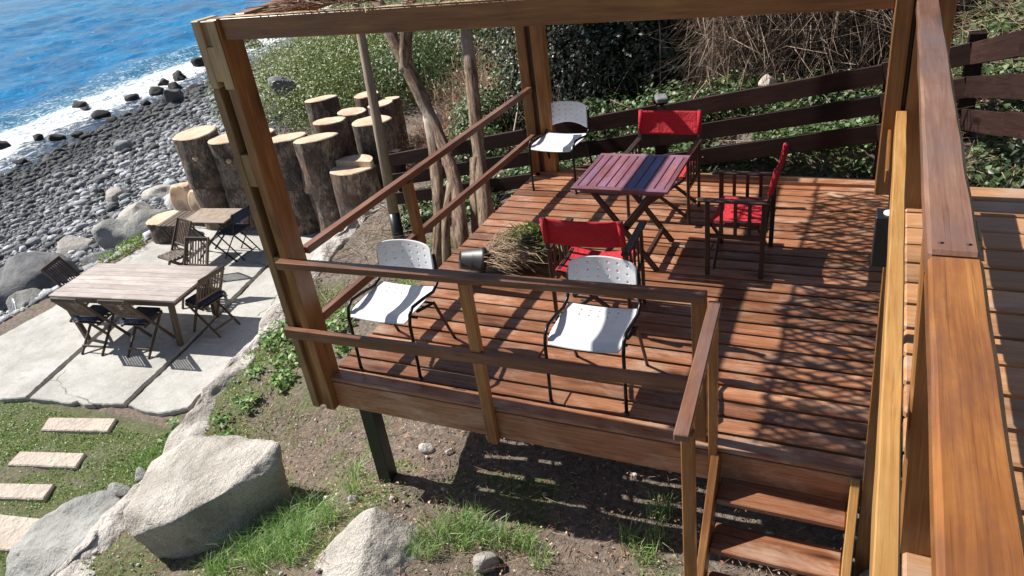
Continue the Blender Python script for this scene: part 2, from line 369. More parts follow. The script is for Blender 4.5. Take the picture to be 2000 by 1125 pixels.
me = arrays_mesh('ground', np.stack([gx, gy, Z], 1), gf, 4, smooth=True, extra={'grassy': gmask(gx, gy), 'beach': 1-sst(gx, -12.4, -11.6)})
def make_ground():
    m, t, p = newmat('ground_soil'); tc = t.nodes.new('ShaderNodeTexCoord').outputs['Object']
    n1 = nz(t, tc, 3, 6, .7); n2 = nz(t, tc, 26, 5, .7); n3 = nz(t, tc, 80, 3, .7)
    soil = ramp(t, n2, [(.3, (.075, .056, .043)), (.5, (.17, .135, .108)), (.7, (.3, .25, .21))])
    soil = mix(t, soil, (.36, .29, .22), ramp(t, n3, [(.6, g3(0)), (.7, g3(.7))]))
    soil = mix(t, soil, (.28, .21, .15), ramp(t, n1, [(.5, g3(0)), (.65, g3(.55))]))
    grass = ramp(t, n2, [(.3, (.05, .075, .02)), (.6, (.12, .17, .035))])
    ga = attr(t, 'grassy').outputs['Fac']
    col = mix(t, soil, grass, ramp(t, math_(t, 'ADD', ga, math_(t, 'MULTIPLY', n3, .2)), [(.48, g3(0)), (.7, g3(.6))]))
    pb = ramp(t, n2, [(.3, (.04, .04, .045)), (.7, (.2, .2, .21))])
    col = mix(t, col, pb, attr(t, 'beach').outputs['Fac'])
    t.links.new(col, p.inputs['Base Color']); p.inputs['Roughness'].default_value = .95
    bump(t, p, math_(t, 'ADD', n2, math_(t, 'MULTIPLY', n3, .5)), 1, .03); return m
M['ground'] = make_ground()
tag(link_mesh('ground', me, M['ground'], None), kind='structure')
# ------------------------------------------------------------------ sea
us = np.unique(np.concatenate([np.arange(-1.5, 14, .18), np.arange(14, 45, .6), np.geomspace(45, 900, 30)]))
ys = np.unique(np.concatenate([-np.geomspace(40, 400, 12), np.arange(-40, 0, 1.5), np.arange(0, 45, .28), np.arange(45, 90, 1.2), np.geomspace(90, 900, 22)]))
U, Y, sf = grid(us, ys)
X = xw(Y)-U
wob = (vnoise(Y, U, .35, 11)-.5)*2.2+(vnoise(Y, U, 1.2, 12)-.5)*.8
Uf = U+wob*.8
crest = np.exp(-((Uf-7.2)/.55)**2)*.30*vnoise(Y, Y*0, .22, 13)+np.exp(-((Uf-4.4)/.8)**2)*.1
sw = (np.sin(U*1.25+Y*.15+wob)*.05+np.sin(U*.62-Y*.35)*.05+(vnoise(U*.8, Y, .9, 14)-.5)*.22)*np.clip((U-2)/6, 0, 1)*np.clip(120/np.maximum(U, 1), 0, 1)
Zs = -3.5+crest+sw+(vnoise(X, Y, 3, 15)-.5)*.05
me = arrays_mesh('sea', np.stack([X, Y, Zs], 1), sf[:, ::-1], 4, smooth=True, extra={'shore': Uf, 'crest': crest})
def make_sea():
    m, t, p = newmat('sea_water'); tc = t.nodes.new('ShaderNodeTexCoord').outputs['Object']
    u = attr(t, 'shore').outputs['Fac']; cr_ = attr(t, 'crest').outputs['Fac']
    big = nz(t, tc, .9, 5, .65, .4, (1.6, .6, 1)); fine = nz(t, tc, 2.6, 5, .7, .6, (1.5, .8, 1)); tiny = nz(t, tc, 9, 3, .6)
    deep = ramp(t, math_(t, 'ADD', math_(t, 'MULTIPLY', nz(t, tc, 1.6, 7, .75, .4, (1.3, .55, 1)), .6), math_(t, 'MULTIPLY', nz(t, tc, .12, 4, .6), .4)), [(.36, (.002, .075, .22)), (.5, (.004, .17, .40)), (.66, (.03, .34, .62))])
    shal = ramp(t, fine, [(.35, (.02, .045, .09)), (.6, (.07, .1, .15))])
    teal = ramp(t, fine, [(.3, (.01, .1, .2)), (.7, (.04, .22, .34))])
    mr = lambda v, a, b_: ramp(t, math_(t, 'MULTIPLY', v, 1/20), [(a/20, g3(0)), (b_/20, g3(1))])
    col = mix(t, shal, teal, mr(u, 2.2, 4.5)); col = mix(t, col, deep, mr(u, 6.0, 9.5))
    noisy = math_(t, 'ADD', u, math_(t, 'MULTIPLY', math_(t, 'SUBTRACT', fine, .5), 5))
    band = math_(t, 'MULTIPLY', mr(noisy, 2.0, 2.5), math_(t, 'SUBTRACT', 1, mr(noisy, 4.6, 5.6)))
    lace = ramp(t, nz(t, tc, 2.6, 8, .8, 1.6, (1.6, 1, 1)), [(.45, g3(0)), (.52, g3(1))])
    band2 = math_(t, 'MULTIPLY', math_(t, 'MULTIPLY', mr(noisy, .3, 1), math_(t, 'SUBTRACT', 1, mr(noisy, 6, 9))), math_(t, 'SUBTRACT', 1, ramp(t, nz(t, tc, 2.4, 6, .8, 1.5), [(.38, g3(0)), (.5, g3(1))])))
    caps = math_(t, 'MULTIPLY', ramp(t, nz(t, tc, .8, 7, .78, .8, (1.6, 1, 1)), [(.66, g3(0)), (.70, g3(1))]), .9)
    fo = math_(t, 'MAXIMUM', math_(t, 'MULTIPLY', band, math_(t, 'ADD', math_(t, 'MULTIPLY', lace, .85), .22)), math_(t, 'MULTIPLY', band2, .75), True)
    fo = math_(t, 'MAXIMUM', fo, caps, True)
    fo = math_(t, 'MAXIMUM', fo, math_(t, 'MULTIPLY', ramp(t, cr_, [(.13, g3(0)), (.22, g3(1))]), lace), True)
    col = mix(t, col, (.95, .96, .98), fo)
    t.links.new(col, p.inputs['Base Color'])
    t.links.new(math_(t, 'ADD', math_(t, 'MULTIPLY', fo, .6), .13), p.inputs['Roughness'])
    p.inputs['Specular IOR Level'].default_value = .15
    h = math_(t, 'ADD', math_(t, 'MULTIPLY', big, 1.3), math_(t, 'ADD', math_(t, 'MULTIPLY', fine, .9), math_(t, 'MULTIPLY', tiny, .22)))
    bump(t, p, h, 1.0, .10); return m
M['sea'] = make_sea()
tag(link_mesh('sea', me, M['sea'], None), kind='structure')
# ------------------------------------------------------------------ main deck
P = .1465
dk = thing('timber_deck', 'large reddish brown plank deck carrying the red and white chairs', 'deck', (-1.6, 5.1, 0))
m = MB(); y = 3.226; k = 0
while y < 6.95:
    tt = random.random()
    if k % 3 == 1:
        xs_ = random.uniform(-2.2, -.8); m.box(-3.27, xs_-.002, y, y+P-.026, -.032, random.uniform(-.003, 0), b=.007, t=tt); m.box(xs_+.002, .19, y, y+P-.026, -.032, -.001, b=.007, t=random.random())
    else: m.box(-3.27+random.uniform(-.01, .01), .19, y, y+P-.026, -.032, random.uniform(-.003, .0), b=.007, t=tt)
    y += P; k += 1
m.build('deck_boards', M['deck'], dk)
one('box', -3.22, .13, 3.225, 3.258, -.245, -.036).build('fascia', M['deck'], dk)
one('box', -3.22, .2, 6.96, 7.1, -.02, .035).build('edge_board', M['deck'], dk)
one('box', -3.262, -3.225, 3.27, 7.0, -.2, -.036, 'y').build('side_board', M['frame'], dk)
m = MB()
for yy in (3.9, 4.7, 5.5, 6.3): m.box(-3.2, .15, yy, yy+.05, -.2, -.036)
m.build('joist', M['dark_wood'], dk)
for x_, y_ in ((-3.04, 3.32), (-1.5, 4.9), (-.1, 4.7), (-3.05, 5.2), (-1.5, 5.6)):
    one('box', x_-.055, x_+.055, y_-.05, y_+.05, float(gz(x_, y_))-.15, -.2, 'z').build('support_post', M['black'], dk)
# ------------------------------------------------------------------ railings of the main deck
fr = thing('front_railing', 'brown two bar wooden railing along the front edge of the deck, behind two white chairs', 'railing', (-2, 3.15, 0))
one('bar', (-3.29, 3.15, .93), (-.66, 3.235, .945), .07, .045).build('top_rail', M['rail'], fr)
one('bar', (-3.41, 3.145, .40), (-.70, 3.21, .415), .04, .075).build('lower_rail', M['rail'], fr)
one('bar', (-1.99, 3.197, -.26), (-2.0, 3.197, .905), .07, .045, up=(0, 1, 0)).build('post', M['frame'], fr)
one('bar', (-.7, 3.285, -.03), (-.7, 3.255, .92), .07, .06, up=(0, 1, 0)).build('post', M['frame'], fr)
lr = thing('side_railing', 'brown two bar wooden railing along the left deck edge beside the two tree trunks', 'railing', (-3.2, 5, 0))
one('bar', (-3.23, 3.34, .93), (-3.17, 6.94, .93), .06, .05).build('top_rail', M['rail'], lr)
one('bar', (-3.25, 3.34, .43), (-3.19, 6.94, .43), .05, .06).build('lower_rail', M['rail'], lr)
one('bar', (-3.20, 4.58, .36), (-3.20, 4.56, .905), .075, .06, up=(0, 1, 0)).build('post', M['frame'], lr)
sr = thing('stair_handrail', 'short weathered flat handrail on thin posts left of the small steps', 'railing', (-.6, 2.7, 0))
one('bar', (-.545, 2.2, .935), (-.61, 3.2, .935), .06, .035).build('top_rail', M['far_rail'], sr)
one('bar', (-.535, 2.27, -1.1), (-.535, 2.27, .915), .05, .045, up=(0, 1, 0)).build('post', M['frame'], sr)
one('bar', (-.615, 3.19, -.3), (-.615, 3.17, .915), .045, .05, up=(0, 1, 0)).build('post', M['frame'], sr)
# ------------------------------------------------------------------ steps
st = thing('wooden_steps', 'small wooden steps going down from the front right corner of the deck', 'steps', (-.24, 3, -.7))
for xa, mt in ((-.60, 'frame'), (.095, 'honey')):
    one('bar', (xa, 3.22, -.035), (xa, 2.62, -.73), .045, .14, up=(0, .76, .65)).build('stringer', M[mt], st)
for i in range(3):
    z = -.205-.19*i; yb = 3.245-.175*i
    one('box', -.575, .07, yb-.2, yb, z-.035, z, b=.006).build('tread', M['deck'], st)
# ------------------------------------------------------------------ pergola
pg = thing('pergola_frame', 'tall timber pergola frame with doubled plank posts round the deck', 'pergola', (-1.6, 5.1, 0))
def plankz(x0, x1, y0, y1, z0, z1, mat, name='post_plank', par=pg): return one('box', x0, x1, y0, y1, z0, z1, 'z', b=.004).build(name, M[mat], par)
plankz(-3.41, -3.355, 3.17, 3.33, -.245, 2.02, 'amber'); plankz(-3.41, -3.355, 3.17, 3.33, 2.021, 2.39, 'pale')
plankz(-3.29, -3.222, 3.17, 3.33, -.245, 2.392, 'frame')
plankz(-3.296, -3.232, 3.162, 3.1695, 2.02, 2.386, 'pale')
for z0, z1, mt, dy in ((2.25, 2.385, 'amber', .012), (2.06, 2.249, 'pale', .002), (1.43, 1.63, 'amber', .003), (.86, .95, 'amber', .006), (-.24, .859, 'frame', .03)):
    plankz(-3.355, -3.29, 3.17+dy, 3.32, z0, z1, mt, 'spacer_or_gap_shade')
for z0, z1 in ((.951, 1.429), (1.631, 2.059)): plankz(-3.355, -3.29, 3.25, 3.28, z0, z1, 'dark_wood', 'spacer_or_gap_shade')  # recessed dark strips stand in for the shade inside the empty slots
plankz(-3.27, -3.17, 6.96, 7.06, -.1, 2.39, 'frame'); plankz(-3.12, -2.99, 6.98, 7.08, -.1, 2.39, 'frame'); plankz(-3.17, -3.12, 7.0, 7.04, -.1, 2.3, 'dark_wood', 'spacer_or_gap_shade')  # the dark strip paints the shade in the gap between both planks
plankz(.03, .09, 3.172, 3.32, 1.55, 2.39, 'frame'); plankz(.105, .225, 3.172, 3.33, 1.3, 2.39, 'frame'); plankz(.09, .105, 3.2, 3.3, 1.3, 2.39, 'dark_wood', 'spacer_or_gap_shade')  # last piece is a dark strip imitating the shaded gap, not a block
one('bar', (.185, 3.16, -1.0), (.125, 3.2, 1.49), .07, .07, up=(0, 1, 0)).build('post_plank', M['frame'], pg)
plankz(.27, .39, 6.9, 7.02, 0, 2.39, 'frame')
m = MB(); m.bar((-3.22, 3.215, 2.335), (.03, 3.215, 2.332), .045, .115); m.build('front_beam', M['frame'], pg)
one('box', -3.221, .03, 3.194, 3.236, 2.393, 2.398).build('beam_top_sunlight', M['pale'], pg)  # thin pale strip paints sunlight onto the top face of the beam
one('box', -3.262, -3.172, 3.335, 6.95, 2.285, 2.39, 'y').build('side_beam', M['frame'], pg)
one('box', -3.26, .4, 7.085, 7.13, 2.28, 2.39).build('back_beam', M['frame'], pg)
one('box', .24, .3, 3.34, 6.89, 2.28, 2.39, 'y').build('side_beam', M['frame'], pg)
# brushwood covering
def sticks(n, x0, x1, y0, y1, z0, z1, lmin, lmax, r, ang=None, seed=1, sides=3, edge=None):
    rg = np.random.default_rng(seed)
    c = np.stack([rg.uniform(x0, x1, n), rg.uniform(y0, y1, n), rg.uniform(z0, z1, n)], 1)
    a = rg.uniform(0, math.pi, n) if ang is None else ang(rg, n)
    L = rg.uniform(lmin, lmax, n)/2; d = np.stack([np.cos(a), np.sin(a), rg.normal(0, .02, n)], 1)
    return strands(c-d*L[:, None], c+d*L[:, None], rg.uniform(.6, 1.2, n)*r, rg.random(n))
def strands(p0, p1, r, t, mid=None):
    """three-sided sticks, optionally bent through a midpoint"""
    n = len(p0); pts = [p0, p1] if mid is None else [p0, mid, p1]
    d = p1-p0; d /= np.linalg.norm(d, axis=1)[:, None]+1e-9
    ref = np.where(np.abs(d[:, 2:3]) < .9, np.array([[0, 0, 1.]]), np.array([[1., 0, 0]]))
    x = np.cross(d, ref); x /= np.linalg.norm(x, axis=1)[:, None]; y_ = np.cross(d, x)
    V = []
    for j, q in enumerate(pts):
        rr = (r if np.ndim(r) else np.full(n, r))*(1 if j < len(pts)-1 else .6)
        for k in range(3):
            an = 2*math.pi*k/3; V.append(q+(x*math.cos(an)+y_*math.sin(an))*rr[:, None])
    V = np.stack(V, 1); npv = V.shape[1]; b = (np.arange(n)*npv)[:, None]
    Fc = []
    for j in range(len(pts)-1):
        for k in range(3):
            a = j*3+k; c = j*3+(k+1) % 3; Fc.append(b+np.array([[a, c, c+3, a+3]]))
    return V.reshape(-1, 3), np.concatenate(Fc), np.repeat(t, npv)
def lattice(rg, n): return np.where(rg.random(n) < .5, .5, -.5)+rg.normal(0, .13, n)
rg = np.random.default_rng(3); A0, A1 = [], []
for ang_ in (.42, -.42):
    d_ = np.array([math.cos(ang_), math.sin(ang_)]); nrm_ = np.array([-d_[1], d_[0]])
    for o_ in np.arange(-4, 9, .062):
        for q in np.arange(-6, 6, .42):
            c = nrm_*(o_+rg.normal(0, .012))+d_*(q+rg.uniform(-.1, .1)); L = rg.uniform(.2, .34)
            if -3.1 < c[0] < -1.15 and 3.33 < c[1] < 6.8 and rg.random() < .95:
                a = ang_+rg.normal(0, .07); e = np.array([math.cos(a), math.sin(a)])*L; z = 2.412+rg.uniform(0, .03)
                p_ = c-e; q_ = c+e; lim = -2.93+.05*math.sin(c[1]*9)+rg.normal(0, .02)
                if q_[0] < lim+.03: continue
                if p_[0] < lim: p_ = q_+(p_-q_)*(q_[0]-lim)/(q_[0]-p_[0])
                A0.append([p_[0], p_[1], z]); A1.append([q_[0], q_[1], z+rg.normal(0, .006)])
for q in np.arange(3.34, 6.8, .38): A0.append([-2.9+rg.normal(0, .012), q, 2.42]); A1.append([-2.9+rg.normal(0, .012), q+.42, 2.425])
V, Fc, T = strands(np.array(A0), np.array(A1), rg.uniform(.011, .019, len(A0)), rg.random(len(A0)))
n = 2600; p0 = np.stack([rg.uniform(-2.8, -1.2, n), 3.26+.5*rg.random(n)**2, rg.uniform(2.415, 2.475, n)], -1); a = rg.uniform(0, 6.28, n); L = rg.uniform(.05, .3, n)
V2, F2, T2 = strands(p0, p0+np.stack([np.cos(a)*L, np.sin(a)*L*.5, rg.normal(0, .015, n)], -1), rg.uniform(.0015, .004, n), rg.random(n))
Fc = np.concatenate([Fc, F2+len(V)]); V = np.concatenate([V, V2]); T = np.concatenate([T, T2])
me = arrays_mesh('brushwood_mat', V, Fc, 4, V, T); tag(link_mesh('brushwood_mat', me, M['redtwig'], None), 'loose reddish brushwood covering lying on top of the pergola beams', 'roof covering')
# ------------------------------------------------------------------ upper deck and its rails
ud = thing('upper_deck', 'higher plank terrace at the right edge, right of the big handrail', 'deck', (1, 2, 1.5))
m = MB(); y = 3.43-P
while y > .1:
    m.box(.15, 1.7, y+.02, y+P, 1.468, 1.5+random.uniform(-.003, 0), b=.007); y -= P
m.build('deck_boards', M['upper'], ud)
one('box', .3, 1.7, 3.44, 3.46, 1.35, 1.47).build('fascia', M['upper'], ud)
one('box', .235, 1.6, 3.34, 3.38, 1.3, 1.466).build('joist', M['dark_wood'], ud)
for yy in (.4, 1.3, 2.2): one('box', .26, 1.6, yy, yy+.05, 1.3, 1.466).build('joist', M['dark_wood'], ud)
for yy in (1.0, 2.6): one('box', 1.4, 1.5, yy, yy+.1, -1.2, 1.3, 'z').build('support_post', M['black'], ud)
br_ = thing('big_handrail', 'wide flat glossy brown handrail in the foreground at the right, jointed with two screw holes', 'railing', (.13, 1.5, 1.5))
one('bar', (.130, 1.178, 2.288), (.133, 3.168, 2.288), .072, .045, b=.006).build('rail_plank', M['far_rail'], br_)
one('bar', (.126, .12, 2.285), (.1305, 1.172, 2.285), .073, .045, b=.006).build('rail_plank', M['handrail'], br_)
for sx in (-.017, .021): one('tube', [(.13+sx, 1.207, 2.309), (.13+sx, 1.209, 2.3108)], .0042, 10).build('screw_hole', M['black'], br_)
one('bar', (.183, 1.375, 1.49), (.140, 1.36, 2.265), .085, .075, up=(0, 1, 0)).build('post', M['frame'], br_)
hr = thing('honey_handrail', 'narrow honey coloured handrail running just left of the wide glossy handrail', 'railing', (.09, 2, 1.5))
one('bar', (.083, .75, 1.86), (.094, 3.168, 1.86), .037, .085, b=.003).build('rail_plank', M['honey'], hr)
one('bar', (.06, 3.15, 1.81), (.06, 2.75, 1.80), .012, .05).build('side_strip', M['frame'], hr)
for yy in (1.2, 2.2): one('bar', (.125, yy, 1.40), (.095, yy, 1.815), .03, .05, up=(0, 1, 0)).build('post', M['frame'], hr)
def rough(root, nm, amp, cuts=60):
    for o in root.children:
        if not o.name.startswith(nm): continue
        bm = bmesh.new(); bm.from_mesh(o.data)
        L = sorted(bm.edges, key=lambda e: -e.calc_length())[0].calc_length()
        bmesh.ops.subdivide_edges(bm, edges=[e for e in bm.edges if e.calc_length() > L*.6], cuts=cuts)
        for v in bm.verts:
            q = v.co*1.0; v.co += Vector((noise.noise(Vector((q.y*5, q.z*40, q.x*40))), 0, noise.noise(Vector((q.y*7, q.x*60, 5)))*.7))*amp
        bm.to_mesh(o.data); bm.free()
rough(br_, 'rail_plank', .0022); rough(hr, 'rail_plank', .0018)
# wall light on the post
wl = thing('wall_light', 'black rectangular lamp with a bright white lens fixed to the right pergola post', 'lamp', (.08, 3.1, 1.42))
one('box', .045, .14, 3.055, 3.15, 1.28, 1.505, 'z', b=.005).build('housing', M['black'], wl)
one('tube', [(.1, 3.1, 1.500), (.1, 3.1, 1.509)], .028, 20).build('lens', M['lens'], wl)
# ------------------------------------------------------------------ fence
fe = thing('dark_fence', 'dark brown three board fence climbing the slope behind the deck', 'fence', (-1.5, 7.4, 0))
fp = [(-5.68, 7.76, -.13), (-1.98, 7.37, .64), (.04, 7.05, 1.09), (.64, 6.8, 1.30), (.82, 5.88, 1.57), (1.0, 5.0, 1.82)]
for a, b_ in zip(fp[:-1], fp[1:]):
    for j in range(3):
        dz = -.085-.265*j
        one('bar', (a[0], a[1], a[2]+dz+random.uniform(-.01, .01)), (b_[0], b_[1], b_[2]+dz+random.uniform(-.01, .01)), .035, .165).build('fence_board', M['fence'], fe)
for (x_, y_, z_) in [(-5.55, 7.82, -.1), (-3.35, 7.6, .37), (-1.98, 7.46, .66), (.1, 7.16, 1.08), (.66, 6.88, 1.34)]:
    one('box', x_-.06, x_+.06, y_-.05, y_+.05, float(gz(x_, y_))-.3, z_+.01, 'z').build('fence_post', M['fence'], fe)
one('bar', (-1.93, 7.36, .68), (-1.99, 7.5, .69), .12, .05, b=.01).build('cap_stone', M['shore_rock'], fe)
# ------------------------------------------------------------------ white chairs (front towards -Y)
def shell(nu, nv, fn, holes=(), th=.006):
    """grid shell with square holes left out; fn(u,v)->point, u,v in 0..1"""
    bm = bmesh.new(); vs = [[bm.verts.new(fn(i/nu, j/nv)) for i in range(nu+1)] for j in range(nv+1)]
    for j in range(nv):
        for i in range(nu):
            if (i, j) in holes: continue
            bm.faces.new((vs[j][i], vs[j][i+1], vs[j+1][i+1], vs[j+1][i]))
    for f in bm.faces: f.smooth = True
    bmesh.ops.recalc_face_normals(bm, faces=bm.faces[:])
    bmesh.ops.solidify(bm, geom=bm.faces[:], thickness=th)
    me = bpy.data.meshes.new('shell'); bm.to_mesh(me); bm.free(); return me
def white_chair(label):
    t = thing('stacking_chair', label, 'chair', (0, 0, 0), 'white perforated chairs on the deck')
    def seat(u, v):
        x = (u-.5)*(.44+.02*v*(1-v)*4); cu = (u-.5)*2; y_ = -.235+.42*v
        z = .455+.012*cu*cu-.03*max(0, .22-v)**2/.0484-.018*math.sin(math.pi*min(1, v*1.1))*(1-cu*cu)+.012*max(0, v-.8)*5
        if v < .03: x *= .96
        return (x, y_, z)
    hs = {(i, j) for i in range(10, 37, 6) for j in (33, 37)}
    link_mesh('seat', shell(46, 42, seat, hs), M['white'], t)
    def back(u, v):
        cu = (u-.5)*2; z0 = .52+.05*(1-cu*cu)+.012*abs(cu)**10; z1 = .762+.016*(1-cu*cu)-.022*abs(cu)**10
        z = z0+(z1-z0)*v; y_ = .21+.042*(1-cu*cu)+.12*(z-.6)
        return ((u-.5)*.44*(1-.02*v), y_, z)
    hb = {(i, j) for i in range(5, 44, 7) for j in (4, 10, 16, 22)}
    link_mesh('backrest', shell(47, 27, back, hb), M['white'], t)
    r = .0115
    for sx in (-1, 1):
        x = sx*.238
        fm = MB(); fm.tube([(x, -.235, 0), (x, -.225, .30), (x, -.222, .42), (x, -.20, .485), (x, -.15, .515), (x, -.02, .50), (x*.99, .12, .475), (x*.98, .19, .50), (x*.96, .222, .54), (x*.93, .235, .70)], r, 8)
        fm.build('side_frame', M['metal'], t)
        one('tube', [(x*.97, -.10, .452), (x*.99, .10, .40), (x*1.0, .275, 0)], r, 8).build('rear_leg', M['metal'], t)
        one('tube', [(x, -.235, .0), (x, -.235, .018)], .016, 8).build('foot_cap', M['black'], t)
    m = MB(); m.tube([(-.235, -.12, .415), (.235, -.12, .415)], .009, 6); m.tube([(-.235, .09, .405), (.235, .09, .405)], .009, 6)
    m.build('crossbar', M['metal'], t); return t
wc = white_chair('white perforated plastic chair nearest the big corner post, behind the front railing')
wc.location = (-2.82, 3.6, 0); wc.rotation_euler = (0, 0, math.radians(1))
dup(wc, (-1.40, 3.6, 0), math.radians(1.5), 'white perforated plastic chair in front of a red chair, nearer the steps')
dup(wc, (-2.83, 6.78, 0), math.radians(-4), 'white perforated plastic chair alone at the far back left corner of the deck')
# ------------------------------------------------------------------ red director chairs (front towards -Y)
def director(label):
    t = thing('director_chair', label, 'chair', (0, 0, 0), 'red canvas director chairs round the small table')
    W = .27
    for sx in (-1, 1):
        x = sx*W
        one('bar', (x, -.2, 0), (x, -.2, .60), .022, .035, up=(0, 1, 0)).build('leg', M['dark_wood'], t)
        one('bar', (x, .19, 0), (x, .2, .60), .022, .035, up=(0, 1, 0)).build('leg', M['dark_wood'], t)
        one('bar', (x, -.27, .615), (x, .24, .615), .055, .02, b=.006).build('armrest', M['dark_wood'], t)
        one('bar', (x, -.19, .33), (x, .19, .33), .02, .035).build('side_rail', M['dark_wood'], t)
        m = MB()
        for yy in (-.1, 0, .1): m.bar((x, yy, .34), (x, yy, .605), .012, .026, up=(0, 1, 0))
        m.build('side_slats', M['dark_wood'], t)
        one('bar', (x*.985, .205, .52), (x*.97, .27, .872), .03, .02, up=(0, 1, 0)).build('back_post', M['dark_wood'], t)
        one('bar', (sx*.23, -.17, .42), (sx*.23, .17, .42), .03, .03).build('seat_rail', M['dark_wood'], t)
    for yy in (-.17, .165):
        one('bar', (-W+.02, yy-.012, .04), (W-.04, yy-.012, .41), .018, .03).build('cross_brace', M['dark_wood'], t)
        one('bar', (W-.02, yy+.012, .04), (-W+.04, yy+.012, .41), .018, .03).build('cross_brace', M['dark_wood'], t)
    def seat(u, v):
        cu = (u-.5)*2; return (cu*.25, -.19+.37*v, .44-.03*(1-cu*cu)-.012*math.exp(-((abs(cu)-1)/.08)**2)+.004*math.sin(u*9+v*5))
    link_mesh('seat', shell(24, 14, seat, (), .004), M['red'], t)
    def back(u, v):
        cu = (u-.5)*2; z = .665+.20*v-.006*(1-cu*cu); y_ = .205+.068*(z-.52)/.37+.035*(1-cu*cu)*(.6+.4*math.sin(v*3.1))-.018+.036*0
        if abs(cu) > .9: y_ += .02*(abs(cu)-.9)*10
        return (cu*.278, y_, z)
    link_mesh('backrest', shell(30, 12, back, (), .005), M['red'], t)
    for sx in (-1, 1):
        m = MB(); m.tube([(sx*.264, .235, .68), (sx*.262, .272, .865)], .021, 10); m.build('fabric_sleeve', M['red'], t)
    return t
dc = director('red canvas chair seen from behind, nearest the front railing beside the green plant')
dc.location = (-1.66, 4.43, 0); dc.rotation_euler = (0, 0, math.pi+math.radians(2))
dup(dc, (-1.64, 6.2, 0), math.radians(-1), 'red canvas chair facing the camera on the far side of the slatted table')
dup(dc, (-.84, 5.41, 0), math.radians(-90), 'red canvas chair at the right end of the small table, seen from its side')
# ------------------------------------------------------------------ small slatted table on the deck
tb = thing('folding_table', 'small folding table with purple and blue slats standing on the deck', 'table', (-1.67, 5.38, 0))
cx, cy_ = -1.67, 5.385; wx, wy = .375, .375
ns = 9; sw_ = (2*wx-.08)/ns
for i in range(ns):
    x0 = cx-wx+.04+i*sw_
    one('box', x0+.004, x0+sw_-.004, cy_-wy+.055, cy_+wy-.045, .703, .721, 'y', b=.003).build('slat', M['table_blue' if i in (5, 6) else 'table_red'], tb)
one('box', cx-wx, cx+wx, cy_-wy, cy_-wy+.052, .70, .722).build('top_frame', M['table_red'], tb)
one('box', cx-wx, cx+wx, cy_+wy-.042, cy_+wy, .70, .722).build('top_frame', M['table_red'], tb)
for s_ in (-1, 1): one('box', cx+s_*(wx-.02)-.02, cx+s_*(wx-.02)+.02, cy_-wy+.053, cy_+wy-.043, .70, .722, 'y').build('top_frame', M['table_red'], tb)
m = MB()
for s_ in (-1, 1): m.box(cx-wx+.05, cx+wx-.05, cy_+s_*.28-.012, cy_+s_*.28+.012, .65, .70)
m.build('apron', M['table_red'], tb)
for s_ in (-1, 1):
    yy = cy_+s_*.255; one('bar', (cx-.27, yy, .68), (cx+.24, yy, .0), .022, .045).build('leg', M['dark_wood'], tb)
    yy = cy_+s_*.225; one('bar', (cx+.27, yy, .68), (cx-.26, yy, .0), .022, .045).build('leg', M['dark_wood'], tb)
one('bar', (cx+.16, cy_-.25, .11), (cx+.16, cy_+.25, .11), .03, .045).build('stretcher', M['dark_wood'], tb)
one('bar', (cx-.18, cy_-.22, .11), (cx-.18, cy_+.22, .11), .03, .045).build('stretcher', M['dark_wood'], tb)
# ------------------------------------------------------------------ patio furniture
PZ = -2.1
def patio_chair(label, mat='teak'):
    t = thing('folding_chair', label, 'chair', (0, 0, 0), 'slatted wooden folding chairs on the concrete patio'); W = .2
    for sx in (-1, 1):
        x = sx*W
        one('bar', (x, -.24, 0), (x, .30, .89), .022, .038, up=(0, 1, 0)).build('back_leg', M[mat], t)
        one('bar', (x*.86, .27, 0), (x*.86, -.20, .43), .022, .036, up=(0, 1, 0)).build('seat_leg', M[mat], t)
        one('bar', (x*.93, -.22, .43), (x*.93, .15, .415), .02, .03).build('seat_rail', M[mat], t)
    m = MB()
    for i in range(6): m.bar((-.19, -.2+i*.065, .452-.003*i), (.19, -.2+i*.065, .452-.003*i), .05, .014, up=(0, 0, 1))
    m.build('seat_slats', M[mat], t)
    one('bar', (-.215, .297, .875), (.215, .297, .875), .02, .06).build('top_rail', M[mat], t)
    one('bar', (-.2, .108, .545), (.2, .108, .545), .02, .035).build('back_rail', M[mat], t)
    m = MB()
    for i in range(8):
        x = -.165+i*.047; m.bar((x, .11, .55), (x, .293, .86), .022, .012, up=(0, -1, .5))
    m.build('back_slats', M[mat], t)
    one('bar', (-.18, .2, .1), (.18, .2, .1), .018, .03).build('stretcher', M[mat], t)
    return t
pc = patio_chair('wooden folding chair at the near left corner of the long patio table')
spots = [((-9.28, 5.42), 8, None), ((-8.52, 5.53), 8, 'wooden folding chair at the middle of the near side of the long patio table'),
         ((-7.93, 6.16), 84, 'wooden folding chair with navy cushion at the right end of the long patio table'),
         ((-10.25, 6.0), -70, 'dark wooden folding chair at the far left end of the long patio table'),
         ((-8.72, 6.72), 188, 'wooden folding chair with its back turned to the far side of the long patio table'),
         ((-9.62, 7.25), 165, 'wooden folding chair pulled up to the small slatted table by the tree stump')]
for i, ((x_, y_), a, lb) in enumerate(spots):
    rz = math.radians(a)+math.pi
    if i == 0: pc.location = (x_, y_, PZ); pc.rotation_euler = (0, 0, rz)
    else: dup(pc, (x_, y_, PZ), rz, lb)
